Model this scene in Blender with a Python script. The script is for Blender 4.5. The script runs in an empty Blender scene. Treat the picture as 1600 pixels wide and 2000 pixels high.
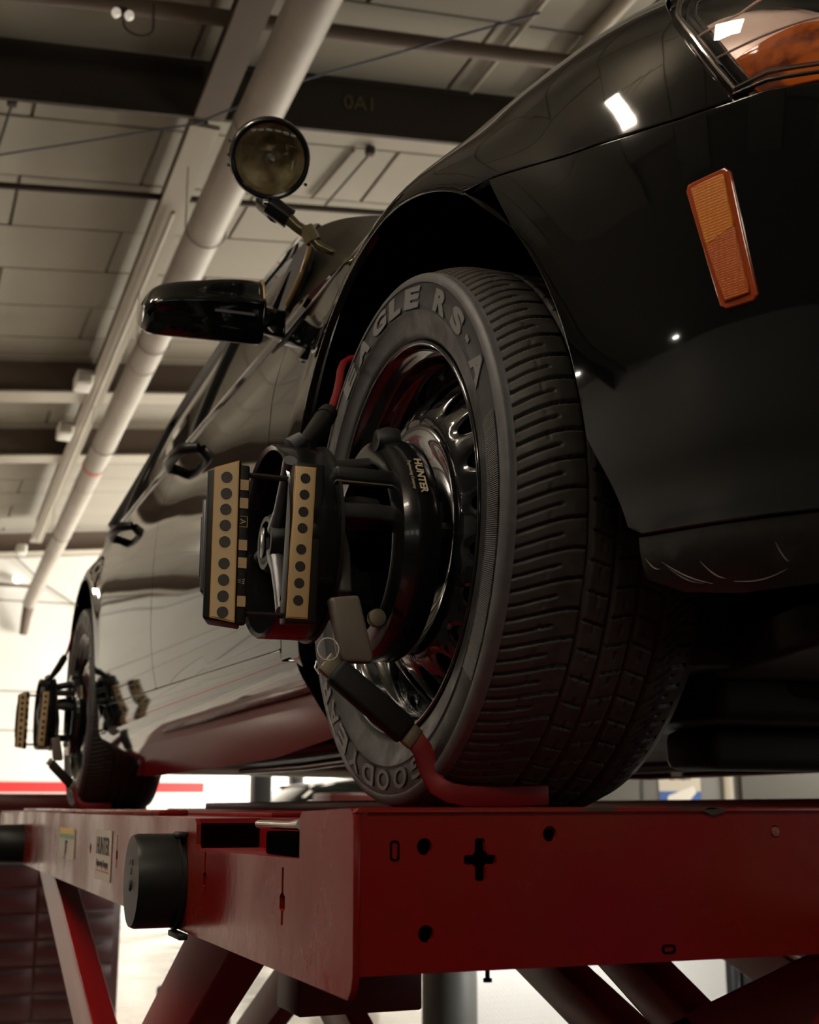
import bpy, bmesh, math, random
import numpy as np
from mathutils import Vector, Matrix
from mathutils.geometry import delaunay_2d_cdt
random.seed(7); np.random.seed(7)
PI = math.pi
OZ = 1.9                       # the front wheel's hub stands this high above the floor
C = bpy.context.scene.collection

# ------------------------------------------------------------------ camera
cam = bpy.data.cameras.new('camera'); camo = bpy.data.objects.new('camera', cam); C.objects.link(camo)
yaw, pitch, roll = 0.3784, 0.2281, -0.0012
f = Vector((math.sin(yaw)*math.cos(pitch), math.cos(yaw)*math.cos(pitch), math.sin(pitch)))
r = f.cross(Vector((0, 0, 1))).normalized(); u = r.cross(f)
r2 = r*math.cos(roll) + u*math.sin(roll); u2 = u*math.cos(roll) - r*math.sin(roll)
M = Matrix((r2, u2, -f)).transposed().to_4x4(); M.translation = Vector((-0.5992, -1.5333, -0.3482+OZ))
camo.matrix_world = M
cam.sensor_fit = 'HORIZONTAL'; cam.sensor_width = 24; cam.lens = 2478.8/1600*24
cam.clip_start = .02; cam.clip_end = 200
cam.dof.use_dof = True; cam.dof.focus_distance = 1.5; cam.dof.aperture_fstop = 7.0
bpy.context.scene.camera = camo
# ------------------------------------------------------------------ world, exposure
w = bpy.data.worlds.new('world'); bpy.context.scene.world = w; w.use_nodes = True
w.node_tree.nodes['Background'].inputs[0].default_value = (1.0, .86, .66, 1)
w.node_tree.nodes['Background'].inputs[1].default_value = .05
vs = bpy.context.scene.view_settings
vs.view_transform = 'Standard'; vs.look = 'None'; vs.gamma = 1; vs.exposure = 0; vs.use_curve_mapping = False
# ------------------------------------------------------------------ large area lights (added; no openings are built)
def area(name, loc, to, sx, sy, power, col):
    l = bpy.data.lights.new(name, 'AREA'); l.shape = 'RECTANGLE'; l.size = sx; l.size_y = sy
    l.energy = power; l.color = col
    o = bpy.data.objects.new(name, l); C.objects.link(o); o.location = Vector(loc)+Vector((0, 0, OZ))
    o.rotation_euler = (Vector(to)-Vector(loc)).to_track_quat('-Z', 'Y').to_euler(); return o
area('rear_bay_fill', (10.5, 16.5, 0.4), (2, 22, -0.6), 4.5, 3.2, 2150, (1, .975, .93))  # added to brighten the back wall and the floor before it
area('right_bay_daylight', (9.5, 9.0, 0.6), (0.0, 9.0, 2.4), 9, 1.2, 520, (1, .93, .80))

area('front_side_fill', (7.5, -4.5, -.25), (.3, 0, -.1), 3, 1.6, 50, (1, .95, .88))  # added to brighten the inner side of the front tyre

# ------------------------------------------------------------------ materials
def mat(name, col, rough=.5, metal=0., coat=0., emit=None, es=0., trans=0., ior=1.45, noise=None, bump=None, spec=.5):
    m = bpy.data.materials.new(name); m.use_nodes = True; nt = m.node_tree; b = nt.nodes['Principled BSDF']
    b.inputs['Base Color'].default_value = (*col, 1); b.inputs['Roughness'].default_value = rough
    b.inputs['Metallic'].default_value = metal; b.inputs['Coat Weight'].default_value = coat
    b.inputs['Transmission Weight'].default_value = trans; b.inputs['IOR'].default_value = ior
    b.inputs['Specular IOR Level'].default_value = spec
    if emit: b.inputs['Emission Color'].default_value = (*emit, 1); b.inputs['Emission Strength'].default_value = es
    tc = nt.nodes.new('ShaderNodeTexCoord')
    if noise:                                  # (scale, colour2, lo, hi, rough_lo, rough_hi)
        n = nt.nodes.new('ShaderNodeTexNoise'); n.inputs['Scale'].default_value = noise[0]; n.inputs['Detail'].default_value = 6
        nt.links.new(tc.outputs['Object'], n.inputs['Vector'])
        cr = nt.nodes.new('ShaderNodeValToRGB'); cr.color_ramp.elements[0].position = noise[2]; cr.color_ramp.elements[1].position = noise[3]
        cr.color_ramp.elements[0].color = (*col, 1); cr.color_ramp.elements[1].color = (*noise[1], 1)
        nt.links.new(n.outputs['Fac'], cr.inputs[0]); nt.links.new(cr.outputs[0], b.inputs['Base Color'])
        if len(noise) > 4:
            mr = nt.nodes.new('ShaderNodeMapRange'); mr.inputs['From Min'].default_value = noise[2]; mr.inputs['From Max'].default_value = noise[3]
            mr.inputs['To Min'].default_value = noise[4]; mr.inputs['To Max'].default_value = noise[5]
            nt.links.new(n.outputs['Fac'], mr.inputs[0]); nt.links.new(mr.outputs[0], b.inputs['Roughness'])
    if bump:                                   # (scale, strength, distance)
        n = nt.nodes.new('ShaderNodeTexNoise'); n.inputs['Scale'].default_value = bump[0]; n.inputs['Detail'].default_value = 3
        nt.links.new(tc.outputs['Object'], n.inputs['Vector'])
        bp = nt.nodes.new('ShaderNodeBump'); bp.inputs['Strength'].default_value = bump[1]; bp.inputs['Distance'].default_value = bump[2]
        nt.links.new(n.outputs['Fac'], bp.inputs['Height']); nt.links.new(bp.outputs[0], b.inputs['Normal'])
    return m
PAINT = mat('black_paint', (.0022, .0024, .0028), .05, 0, .6, bump=(2.2, .06, .004))
PAINTD = mat('dusty_black_paint', (.010, .009, .007), .3, 0, .1, noise=(14, (.02, .017, .012), .42, .75, .25, .4))
TRIM = mat('black_trim', (.008, .008, .009), .35)
MIRRORP = mat('mirror_black', (.003, .0035, .004), .12, 0, .8)
SAIL = mat('satin_black_trim', (.06, .056, .058), .55)
LINER = mat('wheel_arch_liner', (.003, .003, .003), .95, spec=0)
UNDER = mat('underbody', (.010, .009, .007), .6, noise=(12, (.02, .016, .011), .4, .7))
RUBT = mat('tread_rubber', (.024, .021, .017), .6, noise=(60, (.034, .029, .024), .35, .7, .5, .75), bump=(300, .25, .001))
RUBS = mat('sidewall_rubber', (.012, .012, .013), .45, noise=(40, (.021, .021, .022), .35, .75, .4, .6), bump=(220, .25, .0008))
RUBL = mat('raised_lettering', (.13, .128, .132), .45)
RUBR = mat('dusty_lit_ridge_rubber', (.070, .069, .071), .5, noise=(50, (.10, .098, .10), .35, .75), bump=(220, .25, .0008))  # dust and the light caught by its slant, both in the colour
RIMB = mat('gloss_black_steel', (.005, .0055, .007), .13, .0, .8)
CLB = mat('clamp_black', (.006, .006, .0065), .22, 0, .4, bump=(120, .2, .0006))
CLM = mat('clamp_matt_black', (.006, .0057, .0052), .5)
GREYM = mat('cast_grey_metal', (.16, .16, .17), .38, .6, bump=(500, .3, .0006))
STEEL = mat('bright_steel', (.45, .42, .38), .25, 1)
BRASS = mat('dull_zinc', (.20, .17, .12), .45, .8)
LEVER = mat('grey_plastic', (.13, .11, .09), .4, bump=(300, .2, .0004))
SOCKET = mat('lever_dark', (.05, .045, .04), .5)
REDC = mat('red_coating', (.13, .005, .006), .4, 0, 0, spec=.25)
RED = mat('red_lift_paint', (.18, .0045, .0045), .22, 0, .0, noise=(5, (.15, .013, .0045), .35, .7, .17, .36), bump=(38, .22, .0015), spec=.3)
RED2 = mat('red_lift_leg_paint', (.22, .007, .009), .3, 0, .0, spec=.25, bump=(18, .2, .002))
REDD = mat('dark_red_steel', (.085, .004, .004), .4)
CHIP = mat('chipped_steel', (.03, .026, .018), .6)
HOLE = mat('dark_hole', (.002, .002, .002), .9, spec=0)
REFL = mat('tan_reflector', (.50, .36, .19), .45, bump=(900, .15, .0003))
REFG = mat('tan_edge', (.55, .30, .06), .5)
DOT = mat('brown_dot', (.020, .016, .012), .5)
PRINT = mat('cream_print', (.45, .38, .27), .5)
CHROME = mat('chrome', (.85, .85, .85), .06, 1)
LENS = mat('clear_lens', (1, 1, 1), .0, trans=1, ior=1.35)
SPOTR = mat('spotlight_bowl', (.98, .86, .58), .12, .60, noise=(22, (.40, .32, .17), .40, .62), bump=(9, .5, .02))
AMBER = mat('amber_lens', (.46, .13, .002), .35, 0, 0, spec=.25)
def prism_bump(m, scale, st):
    nt = m.node_tree; b = nt.nodes['Principled BSDF']; tc = nt.nodes.new('ShaderNodeTexCoord')
    v = nt.nodes.new('ShaderNodeTexVoronoi'); v.inputs['Scale'].default_value = scale; v.inputs['Randomness'].default_value = .12
    nt.links.new(tc.outputs['Object'], v.inputs['Vector'])
    bp = nt.nodes.new('ShaderNodeBump'); bp.inputs['Strength'].default_value = st; bp.inputs['Distance'].default_value = .002
    nt.links.new(v.outputs['Distance'], bp.inputs['Height']); nt.links.new(bp.outputs[0], b.inputs['Normal'])
prism_bump(AMBER, 330, .4)
AMBERD = mat('deep_amber', (.36, .065, .001), .35, 0, 0, spec=.25); prism_bump(AMBERD, 400, .4)
AMBERR = mat('amber_rim', (.30, .045, .01), .15, 0, 1)
HLAMB = mat('amber_reflector', (.75, .16, .015), .25, .0, .5, noise=(26, (.22, .035, .006), .46, .60)); prism_bump(HLAMB, 45, .9)
HLSIL = mat('lamp_reflector', (.90, .66, .58), .32, .15)
GLASSD = mat('tinted_glass', (.006, .007, .006), .03, 0, 0)
WALLM = mat('cream_wall', (.74, .71, .64), .7, noise=(1.2, (.70, .66, .58), .4, .7))
CEILP = mat('insulated_ceiling_panel', (.285, .257, .208), .75, noise=(.9, (.265, .24, .195), .4, .7), bump=(2, .15, .01))
CEILB = mat('ceiling_joint', (.20, .175, .14), .8)
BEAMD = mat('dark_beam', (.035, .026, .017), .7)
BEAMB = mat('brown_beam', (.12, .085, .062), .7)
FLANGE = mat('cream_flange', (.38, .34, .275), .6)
PIPEM = mat('galvanised_duct', (.36, .32, .27), .5, .1, noise=(3, (.31, .27, .23), .4, .7))
WHITE = mat('white_enamel', (.75, .72, .66), .4)
FLOORM = mat('pale_epoxy_floor', (.84, .83, .80), .25, noise=(1.5, (.80, .79, .76), .4, .7, .15, .35))
GREYW = mat('grey_panel', (.13, .125, .115), .6)
DARKP = mat('dark_post', (.016, .017, .02), .45)
REDS = mat('red_wall_stripe', (.80, .03, .03), .5)
CABR = mat('red_cabinet', (.045, .004, .004), .35, 0, .2)
BLUE = mat('blue_print', (.02, .09, .35), .5)
YEL = mat('yellow_plastic', (.75, .45, .02), .4)
GREEN = mat('green_paint', (.02, .28, .12), .4)
CARW = mat('white_car_paint', (.8, .82, .84), .1, 0, 1)
DEC = mat('decal_white', (.55, .50, .42), .5)
DECT = mat('decal_ink', (.05, .03, .03), .6)
TREADP = mat('aluminium_tread_plate', (.82, .81, .78), .42, .35)
GOLDW = mat('door_frame_edge', (.09, .07, .04), .15, 0, 1)

# ------------------------------------------------------------------ object helpers
BASE = {}
def link(name, me, m, parent=None):
    o = bpy.data.objects.new(name, me); C.objects.link(o)
    if m is not None and not me.materials: me.materials.append(m)
    if parent is not None:
        o.parent = parent
        if parent.name not in BASE: BASE[parent.name] = Vector((0, 0, 0))
        pb = BASE[parent.name]; o.location = -pb; BASE[o.name] = Vector((0, 0, 0))
    else: BASE[o.name] = Vector((0, 0, 0))
    return o
def tag(o, label=None, cat=None, group=None, kind=None):
    if label: o['label'] = label
    if cat: o['category'] = cat
    if group: o['group'] = group
    if kind: o['kind'] = kind
    return o
def thing(name, loc, label, cat, group=None):
    o = bpy.data.objects.new(name, None); C.objects.link(o); o.location = Vector(loc); BASE[o.name] = Vector(loc)
    o.empty_display_size = .1
    return tag(o, label, cat, group)
def place(o, loc):                              # an object whose mesh is local: put it at an absolute point
    pb = BASE[o.parent.name] if o.parent is not None else Vector((0, 0, 0))
    o.location = Vector(loc)-pb; BASE[o.name] = Vector(loc); return o
def mesh(name, v, fc, smooth=False):
    me = bpy.data.meshes.new(name); me.from_pydata([tuple(p) for p in v], [], [tuple(q) for q in fc])
    bm = bmesh.new(); bm.from_mesh(me); bmesh.ops.recalc_face_normals(bm, faces=bm.faces); bm.to_mesh(me); bm.free()
    if smooth: me.polygons.foreach_set('use_smooth', [True]*len(me.polygons))
    me.update(); return me
def auto(o, ang=35):
    me = o.data; me.polygons.foreach_set('use_smooth', [True]*len(me.polygons))
    bm = bmesh.new(); bm.from_mesh(me); a = math.radians(ang)
    for e in bm.edges:
        if len(e.link_faces) == 2 and e.calc_face_angle(0) > a: e.smooth = False
    bm.to_mesh(me); bm.free(); return o
def bevel(me, w, seg=2, ang=30):
    bm = bmesh.new(); bm.from_mesh(me)
    bmesh.ops.remove_doubles(bm, verts=bm.verts, dist=1e-6)
    es = [e for e in bm.edges if len(e.link_faces) == 2 and e.calc_face_angle(0) > math.radians(ang)]
    if es: bmesh.ops.bevel(bm, geom=es, offset=w, segments=seg, profile=.5, affect='EDGES', clamp_overlap=True)
    bm.to_mesh(me); bm.free()
class MB:                                       # collects solids, links them as ONE object
    def __init__(s): s.v = []; s.f = []
    def add(s, v, fc):
        n = len(s.v); s.v += [tuple(p) for p in v]; s.f += [tuple(i+n for i in q) for q in fc]; return s
    def box(s, a, b):
        x0, y0, z0 = a; x1, y1, z1 = b
        v = [(x0,y0,z0),(x1,y0,z0),(x1,y1,z0),(x0,y1,z0),(x0,y0,z1),(x1,y0,z1),(x1,y1,z1),(x0,y1,z1)]
        return s.add(v, [(0,3,2,1),(4,5,6,7),(0,1,5,4),(1,2,6,5),(2,3,7,6),(3,0,4,7)])
    def prism(s, poly, d):                      # planar polygon of 3D points swept by d
        n = len(poly); d = Vector(d); p = [Vector(q) for q in poly]
        v = p+[q+d for q in p]
        return s.add(v, [tuple(range(n))[::-1], tuple(range(n, 2*n))]+[(i, (i+1) % n, n+(i+1) % n, n+i) for i in range(n)])
    def tube(s, pts, rad, n=14, caps=True, flat=None):
        pts = [Vector(p) for p in pts]; k = len(pts)
        rad = rad if isinstance(rad, (list, tuple)) else [rad]*k
        v = []; up = None
        for i in range(k):
            t = (pts[min(i+1, k-1)]-pts[max(i-1, 0)]).normalized()
            if up is None:
                up = Vector((0, 0, 1)) if abs(t.z) < .9 else Vector((1, 0, 0))
            a = (up-t*up.dot(t)).normalized(); b = t.cross(a); up = a
            fa, fb = (1, 1) if flat is None else flat
            v += [pts[i]+(a*math.cos(2*PI*j/n)*fa+b*math.sin(2*PI*j/n)*fb)*rad[i] for j in range(n)]
        fc = [(i*n+j, i*n+(j+1) % n, (i+1)*n+(j+1) % n, (i+1)*n+j) for i in range(k-1) for j in range(n)]
        if caps: fc += [tuple(range(n))[::-1], tuple(range((k-1)*n, k*n))]
        return s.add(v, fc)
    def ribbon(s, pts, w, t, up=(0, 0, 1)):     # flat bar along a path: width w across `up`, thickness t along `up`
        pts = [Vector(p) for p in pts]; k = len(pts); v = []; U = Vector(up)
        for i in range(k):
            d = (pts[min(i+1, k-1)]-pts[max(i-1, 0)]).normalized()
            b = d.cross(U).normalized(); a = b.cross(d).normalized()
            v += [pts[i]+b*w/2+a*t/2, pts[i]-b*w/2+a*t/2, pts[i]-b*w/2-a*t/2, pts[i]+b*w/2-a*t/2]
        fc = [(i*4+j, i*4+(j+1) % 4, (i+1)*4+(j+1) % 4, (i+1)*4+j) for i in range(k-1) for j in range(4)]
        return s.add(v, fc+[(3, 2, 1, 0), tuple(range(4*k-4, 4*k))])
    def lathe(s, prof, c=(0, 0, 0), axis='x', n=64, closed=False):  # prof: (along, radius)
        v = []; m = len(prof)
        for j in range(n):
            a = 2*PI*j/n; ca, sa = math.cos(a), math.sin(a)
            for (h, q) in prof:
                if axis == 'x': p = (h, q*ca, q*sa)
                elif axis == 'y': p = (q*ca, h, q*sa)
                else: p = (q*ca, q*sa, h)
                v.append((p[0]+c[0], p[1]+c[1], p[2]+c[2]))
        fc = [(j*m+i, j*m+i+1, ((j+1) % n)*m+i+1, ((j+1) % n)*m+i) for j in range(n) for i in range(m-1)]
        if closed: fc += [(j*m+m-1, j*m, ((j+1) % n)*m, ((j+1) % n)*m+m-1) for j in range(n)]
        return s.add(v, fc)
    def build(s, name, m, parent=None, bev=0, smooth=None, seg=2, rot=None, pivot=None):
        v = s.v
        if rot is not None:
            pv = Vector(pivot); v = [rot @ (Vector(p)-pv)+pv for p in v]
        me = mesh(name, v, s.f)
        if bev: bevel(me, bev, seg)
        o = link(name, me, m, parent)
        if smooth is not None: auto(o, smooth)
        elif bev: auto(o, 50)
        return o
def rrect(cx, cy, w, h, r_, n=5):
    out = []
    for (sx, sy, a0) in ((1, 1, 0), (-1, 1, 90), (-1, -1, 180), (1, -1, 270)):
        for i in range(n+1):
            a = math.radians(a0+90*i/n); out.append((cx+sx*(w/2-r_)+r_*math.cos(a), cy+sy*(h/2-r_)+r_*math.sin(a)))
    return out
def plate_with_holes(outer, holes):             # triangulated 2D plate: (verts2d, tris)
    pts = []; edges = []
    for loop in [outer]+holes:
        n0 = len(pts); pts += [Vector(p) for p in loop]; edges += [(n0+i, n0+(i+1) % len(loop)) for i in range(len(loop))]
    vs_, es_, fs_, *_ = delaunay_2d_cdt(pts, edges, [], 1, 1e-7)
    def inside(p, L):
        c = False; j = len(L)-1
        for i in range(len(L)):
            if (L[i][1] > p[1]) != (L[j][1] > p[1]) and p[0] < (L[j][0]-L[i][0])*(p[1]-L[i][1])/(L[j][1]-L[i][1])+L[i][0]: c = not c
            j = i
        return c
    out = []
    for t in fs_:
        ct = sum((vs_[i] for i in t), Vector((0, 0)))/len(t)
        if inside(ct, outer) and not any(inside(ct, h) for h in holes): out.append(tuple(t))
    return [tuple(v) for v in vs_], out
def solid_plate(outer, holes, to3, nrm, th):    # plate with real holes and thickness
    v2, tr = plate_with_holes(outer, holes); N = Vector(nrm)*th; k = len(v2)
    a = [Vector(to3(*p)) for p in v2]; v = a+[p-N for p in a]
    fc = list(tr)+[tuple(i+k for i in t[::-1]) for t in tr]
    cnt = {}
    for t in tr:
        for i in range(len(t)):
            e = (t[i], t[(i+1) % len(t)]); cnt[e] = 1
    for (p, q) in list(cnt):
        if (q, p) not in cnt: fc.append((q, p, p+k, q+k))
    return v, fc
def text_mesh(name, s, size, depth, bold=0.0, sx=1.0):
    cu = bpy.data.curves.new(name, 'FONT'); cu.body = s; cu.size = size; cu.extrude = depth/2; cu.offset = bold; cu.space_character = 1.0
    cu.align_x = 'CENTER'; cu.align_y = 'CENTER'; cu.resolution_u = 4
    o = bpy.data.objects.new(name, cu); C.objects.link(o)
    dg = bpy.context.evaluated_depsgraph_get(); me = bpy.data.meshes.new_from_object(o.evaluated_get(dg))
    bpy.data.objects.remove(o); bpy.data.curves.remove(cu)
    for v in me.vertices: v.co.x *= sx
    me.name = name; return me
def text_on(name, s, size, depth, m, parent, origin, ux, uy, bold=0.0, sx=1.0):
    me = text_mesh(name, s, size, depth, bold, sx); X = Vector(ux).normalized(); Y = Vector(uy).normalized(); Z = X.cross(Y)
    me.transform(Matrix((X, Y, Z)).transposed().to_4x4()); me.transform(Matrix.Translation(Vector(origin)))
    me.materials.clear(); return link(name, me, m, parent)

# ------------------------------------------------------------------ THE SETTING: floor, walls, ceiling
XL, XR, YN, YF = -9.5, 15.0, -9.0, 21.6
b = MB().box((XL-.2, YN-.2, -OZ-.1), (XR+.2, YF+.2, -OZ)); tag(b.build('floor', FLOORM), kind='structure')
tag(MB().box((XL+.05, YN+.05, -OZ), (XR-.05, 3.6, -OZ+.012)).build('dark_bay_sheet', mat('unlit_floor_dark', (.030, .028, .026), .7), None), 'added dark sheet standing in for the unlit floor of the near bay under the lift', 'shade sheet')  # dark sheet added so the near floor reflects as if unlit
def zc(x): return 3.75 + .105*(x+.6)            # sloping roof underside above the camera's height
wb = MB().box((XL, YF, -OZ), (XR, YF+.2, 6)); wbo = tag(wb.build('wall_back', WALLM), kind='structure')
tag(MB().box((XL-.2, YN, -OZ), (XL, YF, 6)).build('wall_left', mat('grey_side_wall', (.30, .28, .25), .7)), kind='structure')
tag(MB().box((XR, YN, -OZ), (XR+.2, YF, 6)).build('wall_right', WALLM), kind='structure')
tag(MB().box((XL, YN-.2, -OZ), (XR, YN, 6)).build('wall_front', mat('unlit_wall_dark', (.05, .048, .045), .6)), kind='structure')  # lack of light at the front is put into this dark colour
MB().box((XL, YF-.02, -.10), (4.6, YF, .075)).build('stripe', REDS, wbo)
for z in (1.62, .95, 3.2): MB().box((XL, YF-.012, z-.02), (XR, YF, z)).build('wall_joint', CEILB if z > 3 else GREYW, wbo)
ce = MB().prism([(XL, YN, zc(XL)+.03), (XR, YN, zc(XR)+.03), (XR, YN, zc(XR)+.2), (XL, YN, zc(XL)+.2)], (0, YF-YN, 0))
ceil = tag(ce.build('ceiling', CEILB), kind='structure')
for k, xw in enumerate((-5.2, -3.4, -1.6, .2, 2.0, 3.8)):
    wn = tag(MB().box((xw-.75, YN, .75), (xw+.75, YN+.03, 1.55)).build('window_%d' % (k+1), WHITE), kind='structure')  # glowing windows added behind the camera for the spotlight's reflections
    MB().box((xw-.68, YN+.031, .82), (xw+.68, YN+.034, 1.48)).build('pane', mat('glow_pane', (.9, .9, .9), .3, emit=(1, .93, .78), es=1.3), wn)
# insulated panels, laid like bricks
pw, pl = .80, 1.62
def panel_mesh():
    L, W_, T = pl-.012, pw-.016, .022
    m_ = MB(); m_.box((-L/2, -W_/2, 0), (L/2, W_/2, T)); me = mesh('panel', m_.v, m_.f); bevel(me, .006, 1); return me
pme = panel_mesh(); pme.materials.append(CEILP)
rows = 33
tilt = math.atan(.105)
for j in range(rows):
    y = -4.5+pw*(j+.5)
    if y > YF-.3: break
    for i in range(8):
        x = -4.2+pl*(i+.5*(j % 2))
        o = bpy.data.objects.new('panel', pme); C.objects.link(o); o.parent = ceil
        o.rotation_euler = (0, -tilt, 0); o.location = (x, y, zc(x)+random.uniform(-.003, .003))
def beam(name, y0, depth, fl, mw, mf, x0=XL, x1=XR):
    th = .012; m_ = MB()
    def sl(za, zb, ya, yb):
        m_.prism([(x0, ya, zc(x0)+za), (x0, yb, zc(x0)+za), (x0, yb, zc(x0)+zb), (x0, ya, zc(x0)+zb)], (x1-x0, 0, zc(x1)-zc(x0)))
    sl(-depth, 0, y0, y0+th*2)
    o = m_.build(name, mw, ceil)
    m_ = MB(); sl(-depth-.02, -depth, y0-fl/2, y0+fl/2); sl(-.02, 0, y0-fl/2, y0+fl/2); m_.build('flange', mf, o)
    return o
beam('beam', 5.07, .345, .03, BEAMD, BEAMD)  # shadow on this nearest beam is put into its darker colour
beam('beam', 10.55, .36, .34, BEAMB, FLANGE)
beam('beam', 12.95, .36, .34, BEAMB, FLANGE)
beam('beam', 19.1, .34, .34, BEAMB, FLANGE)
text_on('beam_mark', '0A1', .13, .004, mat('beam_ink', (.12, .10, .05), .7), ceil, (1.70, 5.052, zc(1.70)-.17), (1, 0, .105), (0, 0, 1))
# girder along the bay above the duct
def gird(y0, y1, m1, m2):
    gx = lambda y: .53+.0235*(y+1.53)
    o1 = MB().prism([(gx(y0), y0, 3.50), (gx(y0)+.17, y0, 3.50), (gx(y1)+.17, y1, 3.50), (gx(y1), y1, 3.50)], (0, 0, .03)).build('girder', m1, ceil)
    MB().prism([(gx(y0)+.075, y0, 3.53), (gx(y0)+.10, y0, 3.53), (gx(y1)+.10, y1, 3.53), (gx(y1)+.075, y1, 3.53)], (0, 0, .33)).build('web', m2, o1)
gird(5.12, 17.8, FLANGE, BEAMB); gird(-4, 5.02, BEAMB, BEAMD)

def pipe_thing(name, label, pts, rad, m, cat='pipe', n=20):
    o = MB().tube(pts, rad, n).build(name, m, None, smooth=50); return tag(o, label, cat)
# big round duct under the ceiling
dt = thing('round_duct', (.83, 12, 3.13), 'long round grey duct running under the ceiling towards the back wall', 'duct')
px_, pz_, pr_ = .83, 3.10, .113
dx_ = lambda y: .70+.0275*(y+1.53)
MB().tube([(dx_(-6), -6, pz_), (dx_(21.2), 21.2, pz_)], pr_, 36).build('duct_pipe', PIPEM, dt, smooth=50)
for y in (4.3, 8.15, 12.3, 16.2, 19.3): MB().lathe([(y-.02, pr_+.001), (y-.02, pr_+.005), (y+.02, pr_+.005), (y+.02, pr_+.001)], (dx_(y), 0, pz_), 'y', 36, True).build('duct_collar', PIPEM, dt, smooth=40)
MB().lathe([(11.4, pr_+.003), (11.4, pr_+.006), (11.5, pr_+.006), (11.5, pr_+.003)], (dx_(11.45), 0, pz_), 'y', 36, True).build('red_band', mat('faded_red', (.45, .14, .10), .6), dt)
for y in (5.6, 7.6, 10.6, 15):
    q_ = dx_(y); MB().tube([(q_+.125*math.cos(a), y, pz_+.125*math.sin(a)) for a in np.linspace(PI, 2*PI, 12)], .005, 6).build('duct_hanger', CEILB, dt)
    for sd in (-.125, .125): MB().tube([(q_+sd, y, pz_), (q_+sd, y, 3.49)], .004, 6).build('hanger_rod', CEILB, dt)
MB().tube([(dx_(21.1), 21.1, pz_), (dx_(21.3)-.03, 21.3, pz_-.22), (dx_(21.4)-.05, 21.45, pz_-.5)], [.1, .085, .07], 20).build('duct_outlet', BEAMB, dt, smooth=60)
pipe_thing('sprinkler_pipe', 'thin dark pipe crossing the ceiling behind the round spotlight', [(XL+.3, 6.32, zc(XL)-.26), (XR-.3, 6.32, zc(XR)-.26)], .022, BEAMD)
pipe_thing('ceiling_tube', 'thick brown tube crossing the ceiling at the top of the picture', [(XL+.3, 4.36, zc(XL)-.16), (XR-.3, 4.36, zc(XR)-.16)], .045, BEAMB)
pipe_thing('blue_cable', 'thin blue cable slanting below the dark ceiling beam', [(-.40, 5.95, 3.50), (.63, 4.70, 3.27), (1.04, 4.1, 3.28), (1.9, 3.1, 3.25)], .006, mat('blue_cable', (.06, .08, .12), .5), 'cable', 8)
pipe_thing('conduit', 'cream conduit running along the girder left of the round duct', [(.80, 6.2, 3.47), (.91, 11, 3.47), (1.065, 17.5, 3.47)], .016, FLANGE, 'conduit', 10)
pipe_thing('conduit', 'narrow cream conduit on the ceiling at the top, right of the duct', [(2.42, 1.2, zc(2.42)-.03), (2.42, 5.0, zc(2.42)-.03)], .018, FLANGE, 'conduit', 10)
pipe_thing('conduit', 'wider pale conduit on the ceiling just above the fender edge', [(2.85, 1.2, zc(2.85)-.06), (2.85, 5.0, zc(2.85)-.06)], .045, FLANGE, 'conduit', 12)
# emergency lamp with two heads
ex, ey, ez = .14, 4.23, 3.50
el = thing('emergency_light', (ex, ey, ez), 'small twin-headed white lamp with a curled black cable near the top left corner', 'lamp')
MB().box((ex-.03, ey-.01, ez+.01), (ex+.04, ey+.03, ez+.06)).build('body', BEAMD, el, bev=.006)
LH = mat('lamp_white', (.95, .9, .82), .3, emit=(1, .9, .75), es=.35)
for dx in (-.028, .036): MB().lathe([(ey-.05, .0), (ey-.05, .020), (ey-.03, .024), (ey-.01, .016)], (ex+dx, 0, ez), 'y', 16).build('lamp_head', LH, el, smooth=50)
MB().tube([(ex+.01, ey-.02, ez)]+[(ex+.01+.075*(1-math.cos(a)), ey-.02, ez-.03-.06*math.sin(a)) for a in np.linspace(.3, PI, 10)]+[(ex+.16, ey, ez+.12)], .006, 6).build('cable', BEAMD, el)
# white junction boxes on the girder
for k, (y, lab) in enumerate(((9.9, 'white junction box on the girder, the upper one left of the duct'), (11.6, 'white junction box beside the duct at the second brown beam'), (18.3, 'white junction box by the duct near the back wall'))):
    t = thing('junction_box', (.50, y, 3.42), lab, 'box')
    bxx = .46+.0235*(y+1.53)
    MB().box((bxx-.09, y-.15, 3.40), (bxx+.06, y+.15, 3.54)).build('body', WHITE, t, bev=.02)
    MB().box((bxx-.07, y-.165, 3.42), (bxx+.04, y-.15, 3.52)).build('lid', FLANGE, t, bev=.004)
# sprinkler drops / hangers
for k, (x, y, lab) in enumerate(((-.28, 5.66, 'dark hanger with two rods at the left edge below the dark beam'), (2.05, 5.85, 'dark hanger with a slanting rod on the ceiling right of the spotlight'), (1.42, 9.8, 'small dark hanger peeking out below the door mirror'))):
    t = thing('ceiling_hanger', (x, y, zc(x)-.02), lab, 'hanger')
    MB().box((x-.03, y-.03, zc(x)-.07), (x+.03, y+.03, zc(x)-.01)).build('bracket', BEAMD, t, bev=.01)
    MB().tube([(x, y, zc(x)-.06), (x-.06, y+.8, zc(x)-.08)], .009, 8).build('rod', BEAMD, t)
    MB().tube([(x-.10, y+.05, zc(x)-.03), (x-.16, y+.8, zc(x)-.04)], .013, 8).build('rod', CEILB, t)
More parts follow.
